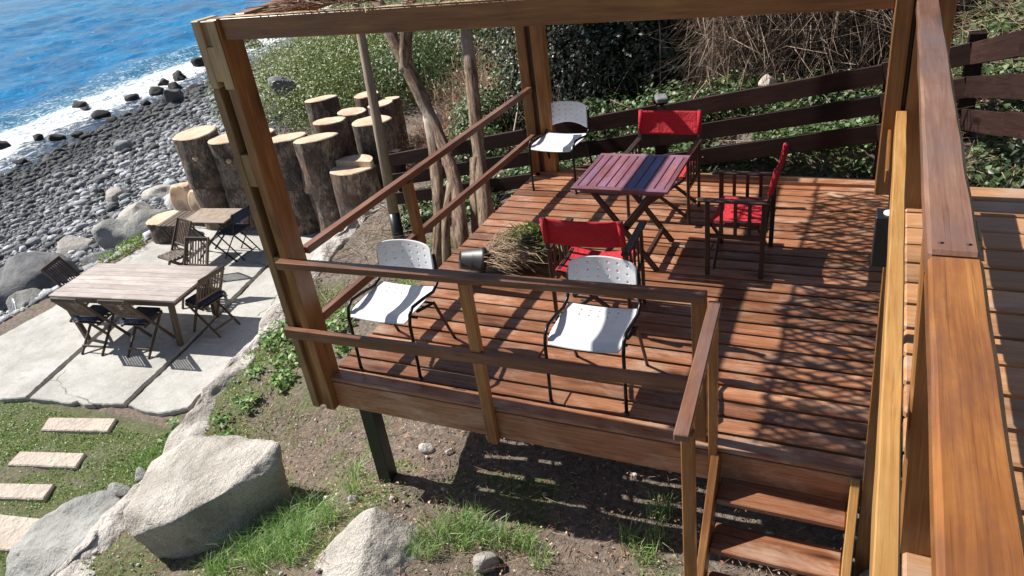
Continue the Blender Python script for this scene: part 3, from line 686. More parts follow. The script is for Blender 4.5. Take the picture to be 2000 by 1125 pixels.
def cushion(label, x_, y_, a):
    t = bpy.data.meshes.new('c'); bm = bmesh.new(); bmesh.ops.create_cube(bm, size=1); bmesh.ops.scale(bm, vec=(.38, .38, .045), verts=bm.verts)
    bmesh.ops.bevel(bm, geom=bm.edges[:], offset=.018, segments=3, affect='EDGES')
    for f in bm.faces: f.smooth = True
    bm.to_mesh(t); bm.free(); o = link_mesh('seat_cushion', t, M['navy'], None); o.location = (x_, y_, PZ+.485); o.rotation_euler = (0, 0, math.radians(a)); tag(o, label, 'cushion', 'navy seat cushions on the patio chairs')
cushion('navy seat cushion on the chair at the near left corner of the long patio table', -9.28, 5.45, 8)
cushion('navy seat cushion on the chair at the middle near side of the long table', -8.52, 5.56, 8)
cushion('navy seat cushion on the chair at the right end of the long patio table', -7.96, 6.16, 84)
dt = thing('dining_table', 'long weathered grey plank table on the concrete patio', 'table', (-8.95, 5.95, PZ))
dx = Vector((2.1, .285, 0)); ux = dx.normalized(); uy = Vector((-ux.y, ux.x, 0)); c0 = Vector((-8.96, 5.95, PZ))
hl, hw = 1.05, .47
m = MB()
for i in range(8):
    o_ = -hw+.005+(i+.5)*(2*hw/8); m.bar(c0-ux*hl+uy*o_+Vector((0, 0, .725)), c0+ux*hl+uy*o_+Vector((0, 0, .725)), 2*hw/8-.004, .03)
m.build('tabletop', M['grey_teak'], dt)
m = MB()
for s_ in (-1, 1):
    m.bar(c0-ux*(hl-.1)+uy*s_*(hw-.06)+Vector((0, 0, .665)), c0+ux*(hl-.1)+uy*s_*(hw-.06)+Vector((0, 0, .665)), .025, .09)
    m.bar(c0+ux*s_*(hl-.1)-uy*(hw-.06)+Vector((0, 0, .665)), c0+ux*s_*(hl-.1)+uy*(hw-.06)+Vector((0, 0, .665)), .025, .09)
m.build('apron', M['teak'], dt)
for a in (-1, 1):
    for b_ in (-1, 1):
        q = c0+ux*a*(hl-.14)+uy*b_*(hw-.08); one('bar', q+Vector((0, 0, .70)), q-ux*a*.12+Vector((0, 0, 0)), .07, .06, up=(0, 1, 0)).build('leg', M['teak'], dt)
s1 = thing('side_table', 'small table with a plain tan top beside the log wall', 'table', (-9.5, 8.0, PZ))
def quad_table(par, c, ux_, hl_, hw_, mt, slats, legm, zt=.72):
    uy_ = Vector((-ux_.y, ux_.x, 0)); c = Vector(c); m = MB()
    for i in range(slats):
        o_ = -hl_+(i+.5)*2*hl_/slats; m.bar(c+ux_*o_-uy_*hw_+Vector((0, 0, zt)), c+ux_*o_+uy_*hw_+Vector((0, 0, zt)), 2*hl_/slats-(.012 if slats > 1 else 0), .02)
    m.build('tabletop', M[mt], par)
    for s_ in (-1, 1):
        for d_ in (-1, 1):
            one('bar', c+ux_*s_*hl_*.9+uy_*d_*hw_*.8+Vector((0, 0, zt-.01)), c-ux_*s_*hl_*.9+uy_*d_*hw_*.8, .02, .028).build('leg', M[legm], par)
ux3 = Vector((.985, .12, 0)).normalized()
quad_table(s1, (-9.53, 8.06, PZ), ux3, .42, .27, 'tan', 1, 'metal')
s2 = thing('slatted_table', 'small dark slatted table left of the tan topped table', 'table', (-10.15, 7.95, PZ))
quad_table(s2, (-10.16, 7.9, PZ), ux3, .185, .29, 'teak', 4, 'dark_wood', .7)
mc = thing('metal_folding_chair', 'dark folding chair with thin crossed metal legs under the tan topped table', 'chair', (-9.3, 8.25, PZ))
cxx, cyy = -9.25, 8.15
for s_ in (-1, 1):
    yy = cyy+s_*.19
    one('tube', [(cxx-.2, yy, PZ), (cxx+.16, yy, PZ+.45), (cxx+.27, yy, PZ+.82)], .011, 6).build('side_frame', M['metal'], mc)
    one('tube', [(cxx+.22, yy*1, PZ), (cxx-.2, yy, PZ+.44)], .011, 6).build('leg', M['metal'], mc)
one('box', cxx-.2, cxx+.18, cyy-.2, cyy+.2, PZ+.44, PZ+.465, b=.01).build('seat', M['navy'], mc)
one('bar', (cxx+.24, cyy-.2, PZ+.72), (cxx+.24, cyy+.2, PZ+.72), .02, .16).build('backrest', M['navy'], mc)
one('tube', [(cxx+.17, cyy-.19, PZ+.06), (cxx+.17, cyy+.19, PZ+.06)], .009, 6).build('crossbar', M['metal'], mc)
# ------------------------------------------------------------------ patio slabs
def slab(name, pts, z, th, mat, cell=.05, jag=.016, seed=0):
    bm = bmesh.new(); n = len(pts); P_ = []
    for i in range(n):
        a = Vector(pts[i]); b_ = Vector(pts[(i+1) % n]); k = max(1, int((b_-a).length/cell))
        for j in range(k):
            q = a.lerp(b_, j/k); nn = noise.noise(Vector((q.x*2, q.y*2, seed)))*jag*.6+noise.noise(Vector((q.x*14, q.y*14, seed)))*jag*1.1
            d_ = Vector(((b_-a).y, -(b_-a).x)).normalized(); P_.append(q+d_*nn)
    vt = [bm.verts.new((q.x, q.y, z)) for q in P_]; f = bm.faces.new(vt)
    if f.normal.z < 0: f.normal_flip()
    f.normal_update()
    r = bmesh.ops.extrude_face_region(bm, geom=[f]); vs = [v for v in r['geom'] if isinstance(v, bmesh.types.BMVert)]
    bmesh.ops.translate(bm, vec=(0, 0, -th), verts=vs)
    bmesh.ops.recalc_face_normals(bm, faces=bm.faces[:])
    top = [e for e in bm.edges if abs(e.verts[0].co.z-z) < 1e-5 and abs(e.verts[1].co.z-z) < 1e-5]
    bmesh.ops.bevel(bm, geom=top, offset=min(.012, th*.3), segments=1, affect='EDGES')
    me = bpy.data.meshes.new(name); bm.to_mesh(me); bm.free(); return link_mesh(name, me, mat, None)
J1 = [(-9.27, 4.2), (-9.56, 5.25), (-9.95, 6.8), (-10.35, 8.9)]
J2 = [(-7.79, 4.46), (-8.03, 5.74), (-8.36, 7.22), (-8.65, 8.56), (-8.72, 8.9)]
RE = [(-6.93, 4.62), (-7.02, 5.1), (-6.85, 5.6), (-6.72, 6.2), (-6.78, 7.2), (-6.85, 8.2), (-6.8, 9.4)]
g_ = .038
def off(ps, d): return [(x_+d, y_) for x_, y_ in ps]
slabs = [[(-11.35, 4.0), (-9.62, 4.08)]+off(J1, -g_)+[(-11.5, 8.9), (-11.45, 7.0), (-11.2, 6.0)],
         off(J1[:1], g_)+[(-8.55, 4.28), (-8.5, 4.33), (-8.35, 4.31)]+off(J2, -g_)+off(J1[::-1][:-1], g_),
         off(J2[:1], g_)+[(-7.45, 4.42), (-7.18, 4.45)]+RE[:]+off(J2[::-1][:-1], g_),
         [(-11.5, 8.94), (-10.35, 8.94), (-8.72, 8.94), (-6.8, 9.44), (-6.7, 10.6), (-11.6, 10.6)]]
for i, ps in enumerate(slabs): tag(slab('patio_slab', ps, PZ-.0015*i, .12, M['concrete'], seed=i), kind='structure')
pv = [([(-8.49, 3.80), (-7.61, 4.03), (-7.71, 4.24), (-8.62, 4.01)], 'pale rectangular paver nearest the concrete patio'),
      ([(-8.31, 3.25), (-7.44, 3.46), (-7.54, 3.67), (-8.38, 3.46)], 'pale pinkish paver second from the concrete patio in the lawn'),
      ([(-8.3, 2.74), (-7.35, 3.0), (-7.44, 3.20), (-8.4, 2.94)], 'pale paver third from the patio, cut by the left picture edge'),
      ([(-8.0, 2.2), (-6.95, 2.42), (-7.0, 2.82), (-8.1, 2.62)], 'large pale paver at the bottom left corner beside the grey rock')]
for i, (ps, lb) in enumerate(pv): tag(slab('stepping_paver', ps, -2.122, .06, M['paver'], jag=.004, seed=9+i), lb, 'paver', 'stepping pavers in the lawn')
tag(slab('stepping_paver', [(-5.0, 1.9), (-4.4, 1.9), (-4.4, 2.22), (-4.7, 2.36), (-5.1, 2.2)], -1.56, .08, M['paver'], seed=20), 'pinkish flat stone under the big pale boulder at the bottom edge', 'paver')
# ------------------------------------------------------------------ logs
def log(name, label, x_, y_, z0, h, r, tilt=(0, 0), par=None, group='sawn tree trunk sections of the log wall', knot=False):
    t = thing(name, label, 'log', (x_, y_, z0), group); n = 32; rs = 10; sl_ = (random.uniform(-.09, .09), random.uniform(-.09, .05))
    ph = random.uniform(0, 99); V = []; G = []
    for j in range(rs+1):
        f = j/rs
        for k in range(n):
            an = 2*math.pi*k/n; w_ = 1+.13*noise.noise(Vector((math.cos(an)*1.3, math.sin(an)*1.3, ph+f*1.2)))+.05*noise.noise(Vector((math.cos(an)*7, math.sin(an)*7, ph+f*2)))
            fl = 1+.05*(1-f)**3+(random.uniform(-.008, .008))
            rr = r*w_*fl
            V.append((math.cos(an)*rr+tilt[0]*f*h, math.sin(an)*rr+tilt[1]*f*h, f*h+(f**4)*(math.cos(an)*sl_[0]+math.sin(an)*sl_[1])*r)); G.append((f*h+ph, math.cos(an)*r, math.sin(an)*r))
    V = [(a+x_, b_+y_, c+z0) for a, b_, c in V]
    Fc = [(j*n+k, j*n+(k+1) % n, (j+1)*n+(k+1) % n, (j+1)*n+k) for j in range(rs) for k in range(n)]
    m = MB(); m.add(V, Fc, G, smooth=True); m.build('bark', M['bark'], t)
    top = V[rs*n:]; c = sum((Vector(v) for v in top), Vector())/n; m = MB(); VV = []; GG = []
    cen = (random.uniform(-.05, .05), random.uniform(-.05, .05))
    for q, s_, dz in ((0, .999, -.004), (1, .94, .012), (2, .5, .012+random.uniform(-.006, .01))):
        for v in top:
            d_ = Vector(v)-c; VV.append((c.x+d_.x*s_, c.y+d_.y*s_, c.z+dz+d_.z)); GG.append((d_.x*s_+cen[0], d_.y*s_+cen[1], 0))
    Fc = [(q*n+k, q*n+(k+1) % n, (q+1)*n+(k+1) % n, (q+1)*n+k) for q in range(2) for k in range(n)]
    VV.append((c.x, c.y, c.z+.012)); GG.append((cen[0], cen[1], 0)); Fc += [(2*n+k, 2*n+(k+1) % n, 3*n) for k in range(n)]
    m.add(VV, Fc, GG, smooth=False); m.build('cut_face', M['cut'], t)
    if knot:
        k_ = MB(); a0 = math.radians(-60); p_ = Vector((x_+math.cos(a0)*r*.97, y_+math.sin(a0)*r*.97, z0+h*.62)); d_ = Vector((math.cos(a0), math.sin(a0), .1))
        k_.tube([p_, p_+d_*.05], [.05, .04], 9, jit=.25); k_.build('branch_stub', M['cut'], t)
    return t
UP = 'upper sawn log '; LO = 'lower sawn log '
log('sawn_log', 'thick single upright log nearest the deck with a stepped sawn top', -7.36, 9.12, PZ, 1.2, .365, (0, 0))
o = bpy.data.objects[-1] if False else None
stp = thing('sawn_log', 'pale raised sawn block standing on the rear of the nearest thick log', 'log', (-7.25, 9.3, PZ+1.2), 'sawn tree trunk sections of the log wall')
m = MB(); n = 14; pts_ = [(-7.36+math.cos(math.radians(a))*.335, 9.12+math.sin(math.radians(a))*.335) for a in np.linspace(5, 175, n)]
V = [(a, b_, PZ+1.205) for a, b_ in pts_]+[(a, b_, PZ+1.30) for a, b_ in pts_]
Fc = [(i, i+1, n+i+1, n+i) for i in range(n-1)]+[tuple(range(n, 2*n)), (n-1, 0, n, 2*n-1)]
m.add(V, Fc, [(v[0]+7.36, v[1]-9.12, 0) for v in V]); m.build('cut_face', M['cut'], stp)
rows = [(-8.04, 9.22, .33, 'behind the nearest thick log, second from the deck'), (-8.72, 9.28, .33, 'third from the deck, right of the corner post'),
        (-9.38, 9.3, .30, 'hidden partly behind the corner post'), (-9.95, 9.25, .31, 'with a sawn branch stub, just left of the corner post'), (-10.62, 9.2, .35, 'at the left end of the log wall')]
for i, (x_, y_, r, lb) in enumerate(rows):
    log('sawn_log', LO+lb, x_+random.uniform(-.03, .03), y_, PZ, .80, r*random.uniform(.93, .97))
    log('sawn_log', UP+lb, x_+random.uniform(-.02, .02), y_+.01, PZ+.81, [.83, .80, .84, .78, .88][i], r*1.05, (random.uniform(-.02, .02), 0), knot=(i in (3, 4)))
for x_, y_, zt, r, lb in [(-7.45, 9.98, -.42, .33, 'tall sawn log behind the nearest thick log, close to the thin pole'), (-8.28, 9.95, -.42, .27, 'tall sawn log in the second row behind the row at the front'),
        (-8.25, 10.55, -.45, .25, 'smaller sawn log in the third row of the log wall'), (-8.05, 11.15, -.5, .24, 'sawn log in the fourth row, left of the thin pole'),
        (-9.3, 11.1, -.38, .31, 'large sawn log standing at the back left against the green bush'), (-8.75, 11.75, -.5, .24, 'small sawn log at the very back, right of the large back log'), (-8.35, 11.85, -.62, .22, 'small sawn log at the very back nearest the thin pole')]:
    log('sawn_log', lb, x_, y_, zt-1.6, 1.6, r)
log('tree_stump', 'low wide stump standing at the left end of the patio beside the slatted table', -11.25, 8.5, PZ-.05, .42, .31, group=None)
# split chunk on its side, orange sawn face to the camera
ch = thing('split_log', 'rough orange split trunk section lying behind the low stump', 'log', (-11.1, 9.2, PZ))
def lump(name, c, dims, mat, par, seed=0, sub=3, cuts=(), amp=.16, rot=0):
    bm = bmesh.new(); bmesh.ops.create_icosphere(bm, subdivisions=sub, radius=1)
    for v in bm.verts:
        p_ = v.co.copy()
        for nx, ny, nzz, d_ in cuts:
            nn = Vector((nx, ny, nzz)).normalized(); k = p_.dot(nn)-d_
            if k > 0: p_ -= nn*k
        q = p_*1.3+Vector((seed*7.3, seed, 0)); p_ += p_.normalized()*(noise.noise(q)*amp+noise.noise(q*3.1)*amp*.4+noise.noise(q*8)*amp*.14)
        v.co = p_
    for f in bm.faces: f.smooth = True
    bmesh.ops.scale(bm, vec=dims, verts=bm.verts); bmesh.ops.rotate(bm, matrix=Matrix.Rotation(rot, 3, 'Z'), verts=bm.verts); bmesh.ops.translate(bm, vec=c, verts=bm.verts)
    me = bpy.data.meshes.new(name); bm.to_mesh(me); bm.free()
    a = me.attributes.new('tint', 'FLOAT', 'POINT'); a.data.foreach_set('value', np.full(len(me.vertices), random.random(), np.float32))
    a = me.attributes.new('gc', 'FLOAT_VECTOR', 'POINT'); co = np.zeros(len(me.vertices)*3, np.float32); me.vertices.foreach_get('co', co); a.data.foreach_set('vector', co)
    return link_mesh(name, me, mat, par)
lump('sawn_chunk', (-11.25, 9.1, PZ+.42), (.36, .22, .42), M['cut'], ch, 3, 4, ((0, -1, .1, .55), (0, 0, 1, .8), (.9, 0, .5, .7)), .12)
lump('sawn_chunk', (-10.78, 9.0, PZ+.48), (.26, .2, .33), M['cut'], ch, 4, 4, ((0, -1, .3, .5), (0, 0, 1, .7)), .14)
lump('bark_side', (-11.1, 9.3, PZ+.38), (.5, .2, .38), M['bark'], ch, 5, 3, (), .15)
# ------------------------------------------------------------------ rocks
def rock(label, c, dims, mat, seed, sub=4, cuts=None, amp=.14, rot=0, cat='rock', name='rock', group=None):
    if cuts is None:
        rg = random.Random(seed); cuts = [(rg.uniform(-1, 1), rg.uniform(-1, 1), rg.uniform(-.3, 1), rg.uniform(.55, .85)) for _ in range(7)]
    return tag(lump(name, c, dims, mat, None, seed, sub, cuts, amp, rot), label, cat, group)
def hull(name, label, pts, mat, seed, cuts=5, amp=.03, cat='boulder', sm=1):
    bm = bmesh.new()
    for p_ in pts: bm.verts.new(p_)
    r = bmesh.ops.convex_hull(bm, input=bm.verts[:]); bmesh.ops.delete(bm, geom=[g for g in r['geom_interior'] if isinstance(g, bmesh.types.BMVert)], context='VERTS')
    bmesh.ops.triangulate(bm, faces=bm.faces[:])
    for k in range(cuts):
        bmesh.ops.subdivide_edges(bm, edges=[e for e in bm.edges if e.calc_length() > .05], cuts=1, use_grid_fill=True)
        bmesh.ops.triangulate(bm, faces=bm.faces[:])
        if k < 4: bmesh.ops.smooth_vert(bm, verts=bm.verts, factor=.22*sm, use_axis_x=True, use_axis_y=True, use_axis_z=True)
    bm.normal_update()
    nv = [(v, v.normal.copy()) for v in bm.verts]
    for v, nn in nv:
        q = v.co*3+Vector((seed, 0, 0)); v.co += nn*(noise.noise(q)*amp*1.4+noise.noise(q*3)*amp*.6+noise.noise(q*9)*amp*.3)
    for f in bm.faces: f.smooth = True
    me = bpy.data.meshes.new(name); bm.to_mesh(me); bm.free()
    a = me.attributes.new('tint', 'FLOAT', 'POINT'); a.data.foreach_set('value', np.full(len(me.vertices), .6, np.float32))
    return tag(link_mesh(name, me, mat, None), label, cat)
hull('boulder', 'huge pale granite boulder with bright top and dark near side lying in the grass',
     [(-5.08, 2.5, -1.12), (-5.36, 3.06, -1.15), (-5.1, 3.32, -1.02), (-4.54, 3.38, -.92), (-3.98, 3.27, -.80), (-3.93, 3.12, -.92), (-4.15, 2.76, -.9), (-4.48, 2.48, -1.02), (-4.9, 2.38, -1.22),
      (-4.74, 2.56, -1.85), (-4.42, 2.66, -1.9), (-4.1, 2.86, -1.85), (-3.98, 3.12, -1.7), (-5.2, 2.9, -1.8), (-4.6, 3.3, -1.8)], M['granite'], 1, 5, .016, sm=.25)
hull('boulder', 'pale pointed boulder at the bottom edge in front of the deck',
     [(-3.38, 2.34, -1.3), (-3.16, 2.58, -1.02), (-2.96, 2.74, -.84), (-2.76, 2.86, -.66), (-2.5, 2.9, -.82), (-2.24, 2.86, -1.04), (-2.05, 2.72, -1.3), (-2.5, 1.9, -.95), (-3.2, 1.9, -1.25), (-3.0, 2.95, -1.6), (-2.1, 2.95, -1.6), (-2.5, 2.1, -1.7)], M['granite'], 5, 5, .02, sm=.35)
hull('boulder', 'cream rounded boulder right of the wooden steps under the honey handrail',
     [(.14, 3.12, -.52), (.1, 2.9, -.62), (.14, 2.6, -.6), (.4, 2.5, -.5), (.5, 3.1, -.5), (.3, 3.35, -.6), (.12, 3.1, -1.0), (.1, 2.6, -1.1), (.5, 2.6, -1.1), (.45, 3.3, -1.1)], M['granite'], 8, 5, .02)
hull('boulder', 'layered grey rock with a dark undercut face at the bottom left corner',
     [(-6.88, 2.3, -1.98), (-6.92, 2.65, -1.93), (-6.7, 2.95, -1.88), (-6.2, 3.1, -1.72), (-5.85, 2.95, -1.66), (-5.65, 2.5, -1.68), (-6.15, 2.15, -1.92), (-6.6, 2.05, -2.05), (-6.8, 2.25, -2.3), (-6.0, 2.2, -2.3), (-6.6, 2.9, -2.3), (-5.8, 3.0, -2.2)], M['grey_rock'], 11, 5, .03, sm=.7)
for c, dims, sd, lb in [((-6.72, 3.02, -2.02), (.13, .1, .09), 21, 'small grey stone beside the grey rock at the lawn edge'), ((-6.5, 3.27, -2.03), (.15, .09, .08), 22, 'small dark stone on the lawn edge near the big boulder'),
                        ((-6.38, 3.5, -2.0), (.12, .09, .1), 23, 'small blue grey stone where the ledge meets the lawn'), ((-1.93, 2.76, -1.0), (.085, .085, .07), 24, 'small rounded stone at the bottom edge right of the pointed boulder'),
                        ((-3.23, 3.1, -1.12), (.05, .04, .05), 25, 'small white stone left of the pointed boulder'), ((-2.66, 3.62, -1.0), (.035, .03, .03), 26, 'small pale pebble on the bare soil in front of the deck'),
                        ((-2.86, 3.62, -.93), (.07, .05, .05), 27, 'white stone in the shade behind the deck support post')]:
    rock(lb, (c[0], c[1], float(gz(c[0], c[1]))+dims[2]*.4 if sd in (24, 25, 26, 27) else c[2]), dims, M['grey_rock' if sd < 24 else 'ledge'], sd, 3)
# the kerb of pale bedrock along the lawn
ky = np.linspace(1.4, 8.6, 150); kv = np.linspace(0, 1, 26); V = []; 
for i, yy in enumerate(ky):
    wdt = I(yy, [1.4, 2.6, 3.6, 4.4, 6, 7.4, 8.6], [.6, .55, .5, .42, .34, .28, .22]); xc = xk(yy)+I(yy, [1.4, 3, 4.5, 8], [.15, .1, .05, .02])
    zt = float(gz(xc+wdt*.6, yy))+.05; zl = -2.2
    for v in kv:
        x_ = xc-wdt*.45+wdt*v*1.25; prof = zl+(zt-zl)*min(1, (v/.38))**.55 if v < .38 else zt+(-.06-.0)*((v-.38)/.62)**2*1.2
        q = Vector((x_*2.2, yy*1.6, 3)); dz = noise.noise(q)*.09+noise.noise(q*3.3)*.045+noise.noise(q*9)*.018; dd = noise.noise(q*1.4+Vector((9, 9, 9)))*.16+noise.noise(q*4+Vector((9, 9, 9)))*.05
        V.append((x_+dd*(1 if v < .5 else .5), yy, prof+dz-(.12 if v > .95 else 0)))
nk = len(kv); Fc = [(i*nk+j, i*nk+j+1, (i+1)*nk+j+1, (i+1)*nk+j) for i in range(len(ky)-1) for j in range(nk-1)]
m = MB(); m.add(V, Fc, V, .6, True); tag(m.build('rock_ledge', M['ledge']), 'long pale bedrock ledge between the lawn and the soil under the deck', 'rock ledge')
# ------------------------------------------------------------------ beach rocks
for c, dims, mt, sd, lb in [
    ((-13.35, 7.0, -2.45), (.95, .75, .55), 'shore_rock', 31, 'big dark rounded boulder at the left picture edge behind the patio'),
    ((-12.3, 6.25, -2.42), (.48, .36, .34), 'grey_rock', 32, 'smooth grey boulder with a white rope on it left of the patio table'),
    ((-14.4, 6.0, -2.9), (.7, .6, .6), 'shore_rock', 33, 'dark boulder at the left picture edge below the big one'),
    ((-12.55, 7.9, -2.55), (.6, .35, .35), 'shore_rock', 34, 'dark low boulder behind the patio chair at the far left'),
    ((-13.3, 8.9, -2.5), (.55, .6, .4), 'grey_rock', 35, 'jagged pale grey rock on the beach edge left of the low stump'),
    ((-12.7, 9.3, -2.4), (.6, .5, .45), 'grey_rock', 36, 'large pale blue grey rock just left of the orange split log'),
    ((-13.9, 9.9, -2.55), (.55, .5, .32), 'ledge', 37, 'whitish angular rock among the pebbles above the low stump'),
    ((-14.3, 8.6, -2.65), (.45, .4, .28), 'ledge', 38, 'small white angular rock among the pebbles left of the jagged one'),
    ((-16.3, 11.3, -2.8), (.42, .35, .22), 'ledge', 39, 'flat white stone out on the pebble beach'),
    ((-14.6, 11.2, -2.6), (.55, .35, .2), 'ledge', 40, 'long pale flat rock on the beach beside the log wall'),
    ((-13.2, 10.6, -2.5), (.45, .4, .3), 'ledge', 41, 'pale rock touching the back of the log wall'),
    ((-24.6, 20.9, -3.1), (.5, .45, .35), 'shore_rock', 42, 'round grey boulder alone at the water edge'),
    ((-20.9, 15.4, -3.05), (.38, .3, .22), 'shore_rock', 43, 'dark grey stone in the middle of the pebble beach'),
    ((-18.6, 12.6, -3.0), (.35, .3, .2), 'shore_rock', 44, 'grey stone on the beach straight above the far left patio chair'),
    ((-11.9, 8.0, -2.25), (.28, .2, .16), 'ledge', 45, 'small pale rock at the far left edge of the patio by the stump'),
    ((-11.75, 5.2, -2.3), (.25, .3, .14), 'ledge', 46, 'low pale stone at the left rim of the concrete patio')]:
    rock(lb, c, dims, M[mt], sd, 4, amp=.1)
m = MB(); m.tube([(-12.16, 5.93, -2.36), (-12.18, 5.99, -2.18), (-12.22, 6.05, -2.1), (-12.12, 6.0, -2.15), (-12.02, 5.9, -2.3), (-12.06, 5.86, -2.38), (-12.16, 5.9, -2.37)], .014, 6)
tag(m.build('rope_loop', M['white']), 'white rope loop lying on the smooth grey boulder', 'rope')
wet = [(-29.6, 20.5, .62, .4, .34), (-28.9, 20.2, .38, .3, .2), (-27.0, 19.4, .5, .42, .3), (-27.9, 21.7, .45, .35, .28), (-27.4, 22.5, .55, .4, .3), (-28.4, 23.9, .4, .35, .28), (-28.1, 15.9, .55, .45, .32), (-27.2, 16.8, .34, .3, .22), (-26.3, 16.9, .42, .32, .24),
       (-25.6, 17.2, .36, .3, .2), (-29.4, 27.1, .6, .5, .42), (-28.6, 25.0, .5, .4, .34), (-28.2, 24.6, .34, .3, .25), (-29.3, 30.9, .8, .6, .45), (-30.4, 31.8, .6, .5, .4), (-27.0, 23.2, .42, .35, .3), (-25.9, 19.0, .35, .3, .2), (-24.9, 17.0, .3, .3, .18), (-25.1, 14.6, .34, .3, .2),
       (-26.6, 14.2, .4, .3, .22), (-26.4, 21.0, .32, .28, .2), (-27.6, 26.4, .4, .36, .3), (-26.9, 25.4, .35, .3, .26), (-28.9, 28.6, .5, .4, .35), (-24.5, 15.6, .3, .26, .18), (-25.8, 23.2, .38, .34, .22)]
base = None
whr = ['leftmost', 'left']
for i, (x_, y_, a, b_, c_) in enumerate(wet):
    d_ = x_-float(xw(y_)); z = max(-3.5+c_*.25, float(gz(x_, y_))+c_*.3)
    rock('dark wet rock in the surf along the shoreline', (x_, y_, z), (a*.78, b_*.78, c_*.8), M['wet_rock'], 60+i, 3, amp=.16, name='surf_rock', group='dark wet rocks in the surf')
# pebbles: far too many to count
def ico(sub=1):
    bm = bmesh.new(); bmesh.ops.create_icosphere(bm, subdivisions=sub, radius=1); V = np.array([v.co[:] for v in bm.verts]); Fc = np.array([[v.index for v in f.verts] for f in bm.faces]); bm.free(); return V, Fc
def scatter_stones(name, x_, y_, z, r, sub, mat, seed, smooth=True, tfac=None):
    rg = np.random.default_rng(seed); Vi, Fi = ico(sub); n = len(x_)
    sc = rg.uniform(.6, 1.35, (n, 3))*r[:, None]; sc[:, 2] *= .62
    V = Vi[None]*(1+rg.uniform(-.22, .22, (n, len(Vi), 1)))*sc[:, None, :]
    a = rg.uniform(0, 6.28, n); ca, sa = np.cos(a)[:, None], np.sin(a)[:, None]
    V = np.stack([V[..., 0]*ca-V[..., 1]*sa, V[..., 0]*sa+V[..., 1]*ca, V[..., 2]], -1)+np.stack([x_, y_, z], -1)[:, None]
    Fc = (Fi[None]+(np.arange(n)*len(Vi))[:, None, None]).reshape(-1, 3)
    me = arrays_mesh(name, V.reshape(-1, 3), Fc, 3, tint=np.repeat(rg.random(n)**1.3 if tfac is None else rg.random(n)**1.3*tfac, len(Vi)), smooth=smooth)
    return link_mesh(name, me, mat, None)
rg = np.random.default_rng(8); n = 64000
py = rg.uniform(4, 34, n)**1.0; e_ = I(py, [-10, 8.5, 10.5, 15, 22, 40], [-11.8, -11.8, -12.0, -15, -19, -28])
px = e_-(rg.random(n)**1.15)*(e_-xw(py)+2.2)
rr = .028+.036*rg.random(n)**2+.13*(rg.random(n)**14)
rr *= I(py, [4, 12, 34], [.8, 1.0, 1.35])
tag(scatter_stones('beach_pebbles', px, py, gz(px, py)+rr*.25, rr, 1, M['pebble'], 9, tfac=I(px-xw(py), [0, 1.6, 3.6, 9], [.03, .08, .6, 1.15])), 'grey pebbles covering the beach between patio and sea', 'pebbles', kind='stuff')
n = 900; x_ = rg.uniform(-6, .3, n); y_ = rg.uniform(2, 8, n); rr = .006+.016*rg.random(n)**3
tag(scatter_stones('soil_gravel', x_, y_, gz(x_, y_)+.02, rr, 1, M['ledge'], 10), 'fine gravel scattered in the soil round the deck', 'gravel', kind='stuff')
# ------------------------------------------------------------------ vegetation
def leaves(name, P_, size, mat, seed, label=None, cat=None, kind=None, updir=.5, parent=None, narrow=.5, tintf=None, nrm=None):
    rg = np.random.default_rng(seed); n = len(P_); s_ = size*rg.uniform(.6, 1.3, n)
    nn = rg.normal(0, 1, (n, 3)); nn[:, 2] = np.abs(nn[:, 2])+updir
    if nrm is not None: nn = nn*.6+nrm
    nn /= np.linalg.norm(nn, axis=1)[:, None]
    a = rg.normal(0, 1, (n, 3)); a = np.cross(nn, a); a /= np.linalg.norm(a, axis=1)[:, None]; b_ = np.cross(nn, a)
    L = a*s_[:, None]; W_ = b_*(s_*narrow)[:, None]; fold = nn*(s_*.18)[:, None]
    V = np.stack([P_-L, P_-W_+fold, P_+L, P_+W_+fold], 1).reshape(-1, 3); b4 = (np.arange(n)*4)[:, None]
    Fc = np.concatenate([b4+np.array([[0, 1, 2]]), b4+np.array([[0, 2, 3]])])
    t_ = rg.random(n) if tintf is None else tintf(rg, P_)
    me = arrays_mesh(name, V, Fc, 3, tint=np.repeat(t_, 4)); o = link_mesh(name, me, mat, parent); return tag(o, label, cat, None, kind)
def blades(name, x_, y_, h, wd, mat, seed, lean=.35, label=None, cat=None, kind=None, z=None, parent=None):
    rg = np.random.default_rng(seed); n = len(x_); z = gz(x_, y_) if z is None else z
    B = np.stack([x_, y_, z-.01], -1); hh = h*rg.uniform(.5, 1.25, n); a = rg.uniform(0, 6.28, n); d_ = np.stack([np.cos(a), np.sin(a), a*0], -1); ln = rg.uniform(.1, 1, n)*lean
    M1 = B+np.array([0, 0, 1])*(hh*.6)[:, None]+d_*(hh*ln*.35)[:, None]; T_ = B+np.array([0, 0, 1])*(hh*(1-ln*.35))[:, None]+d_*(hh*ln)[:, None]
    s_ = np.stack([-np.sin(a), np.cos(a), a*0], -1)*(wd*rg.uniform(.6, 1.3, n)/2)[:, None]
    V = np.stack([B-s_, B+s_, M1-s_*.8, M1+s_*.8, T_], 1).reshape(-1, 3); b5 = (np.arange(n)*5)[:, None]
    Fc = np.concatenate([b5+np.array([[0, 1, 3]]), b5+np.array([[0, 3, 2]]), b5+np.array([[2, 3, 4]])])
    me = arrays_mesh(name, V, Fc, 3, tint=np.repeat(rg.random(n), 5)); return tag(link_mesh(name, me, mat, parent), label, cat, None, kind)
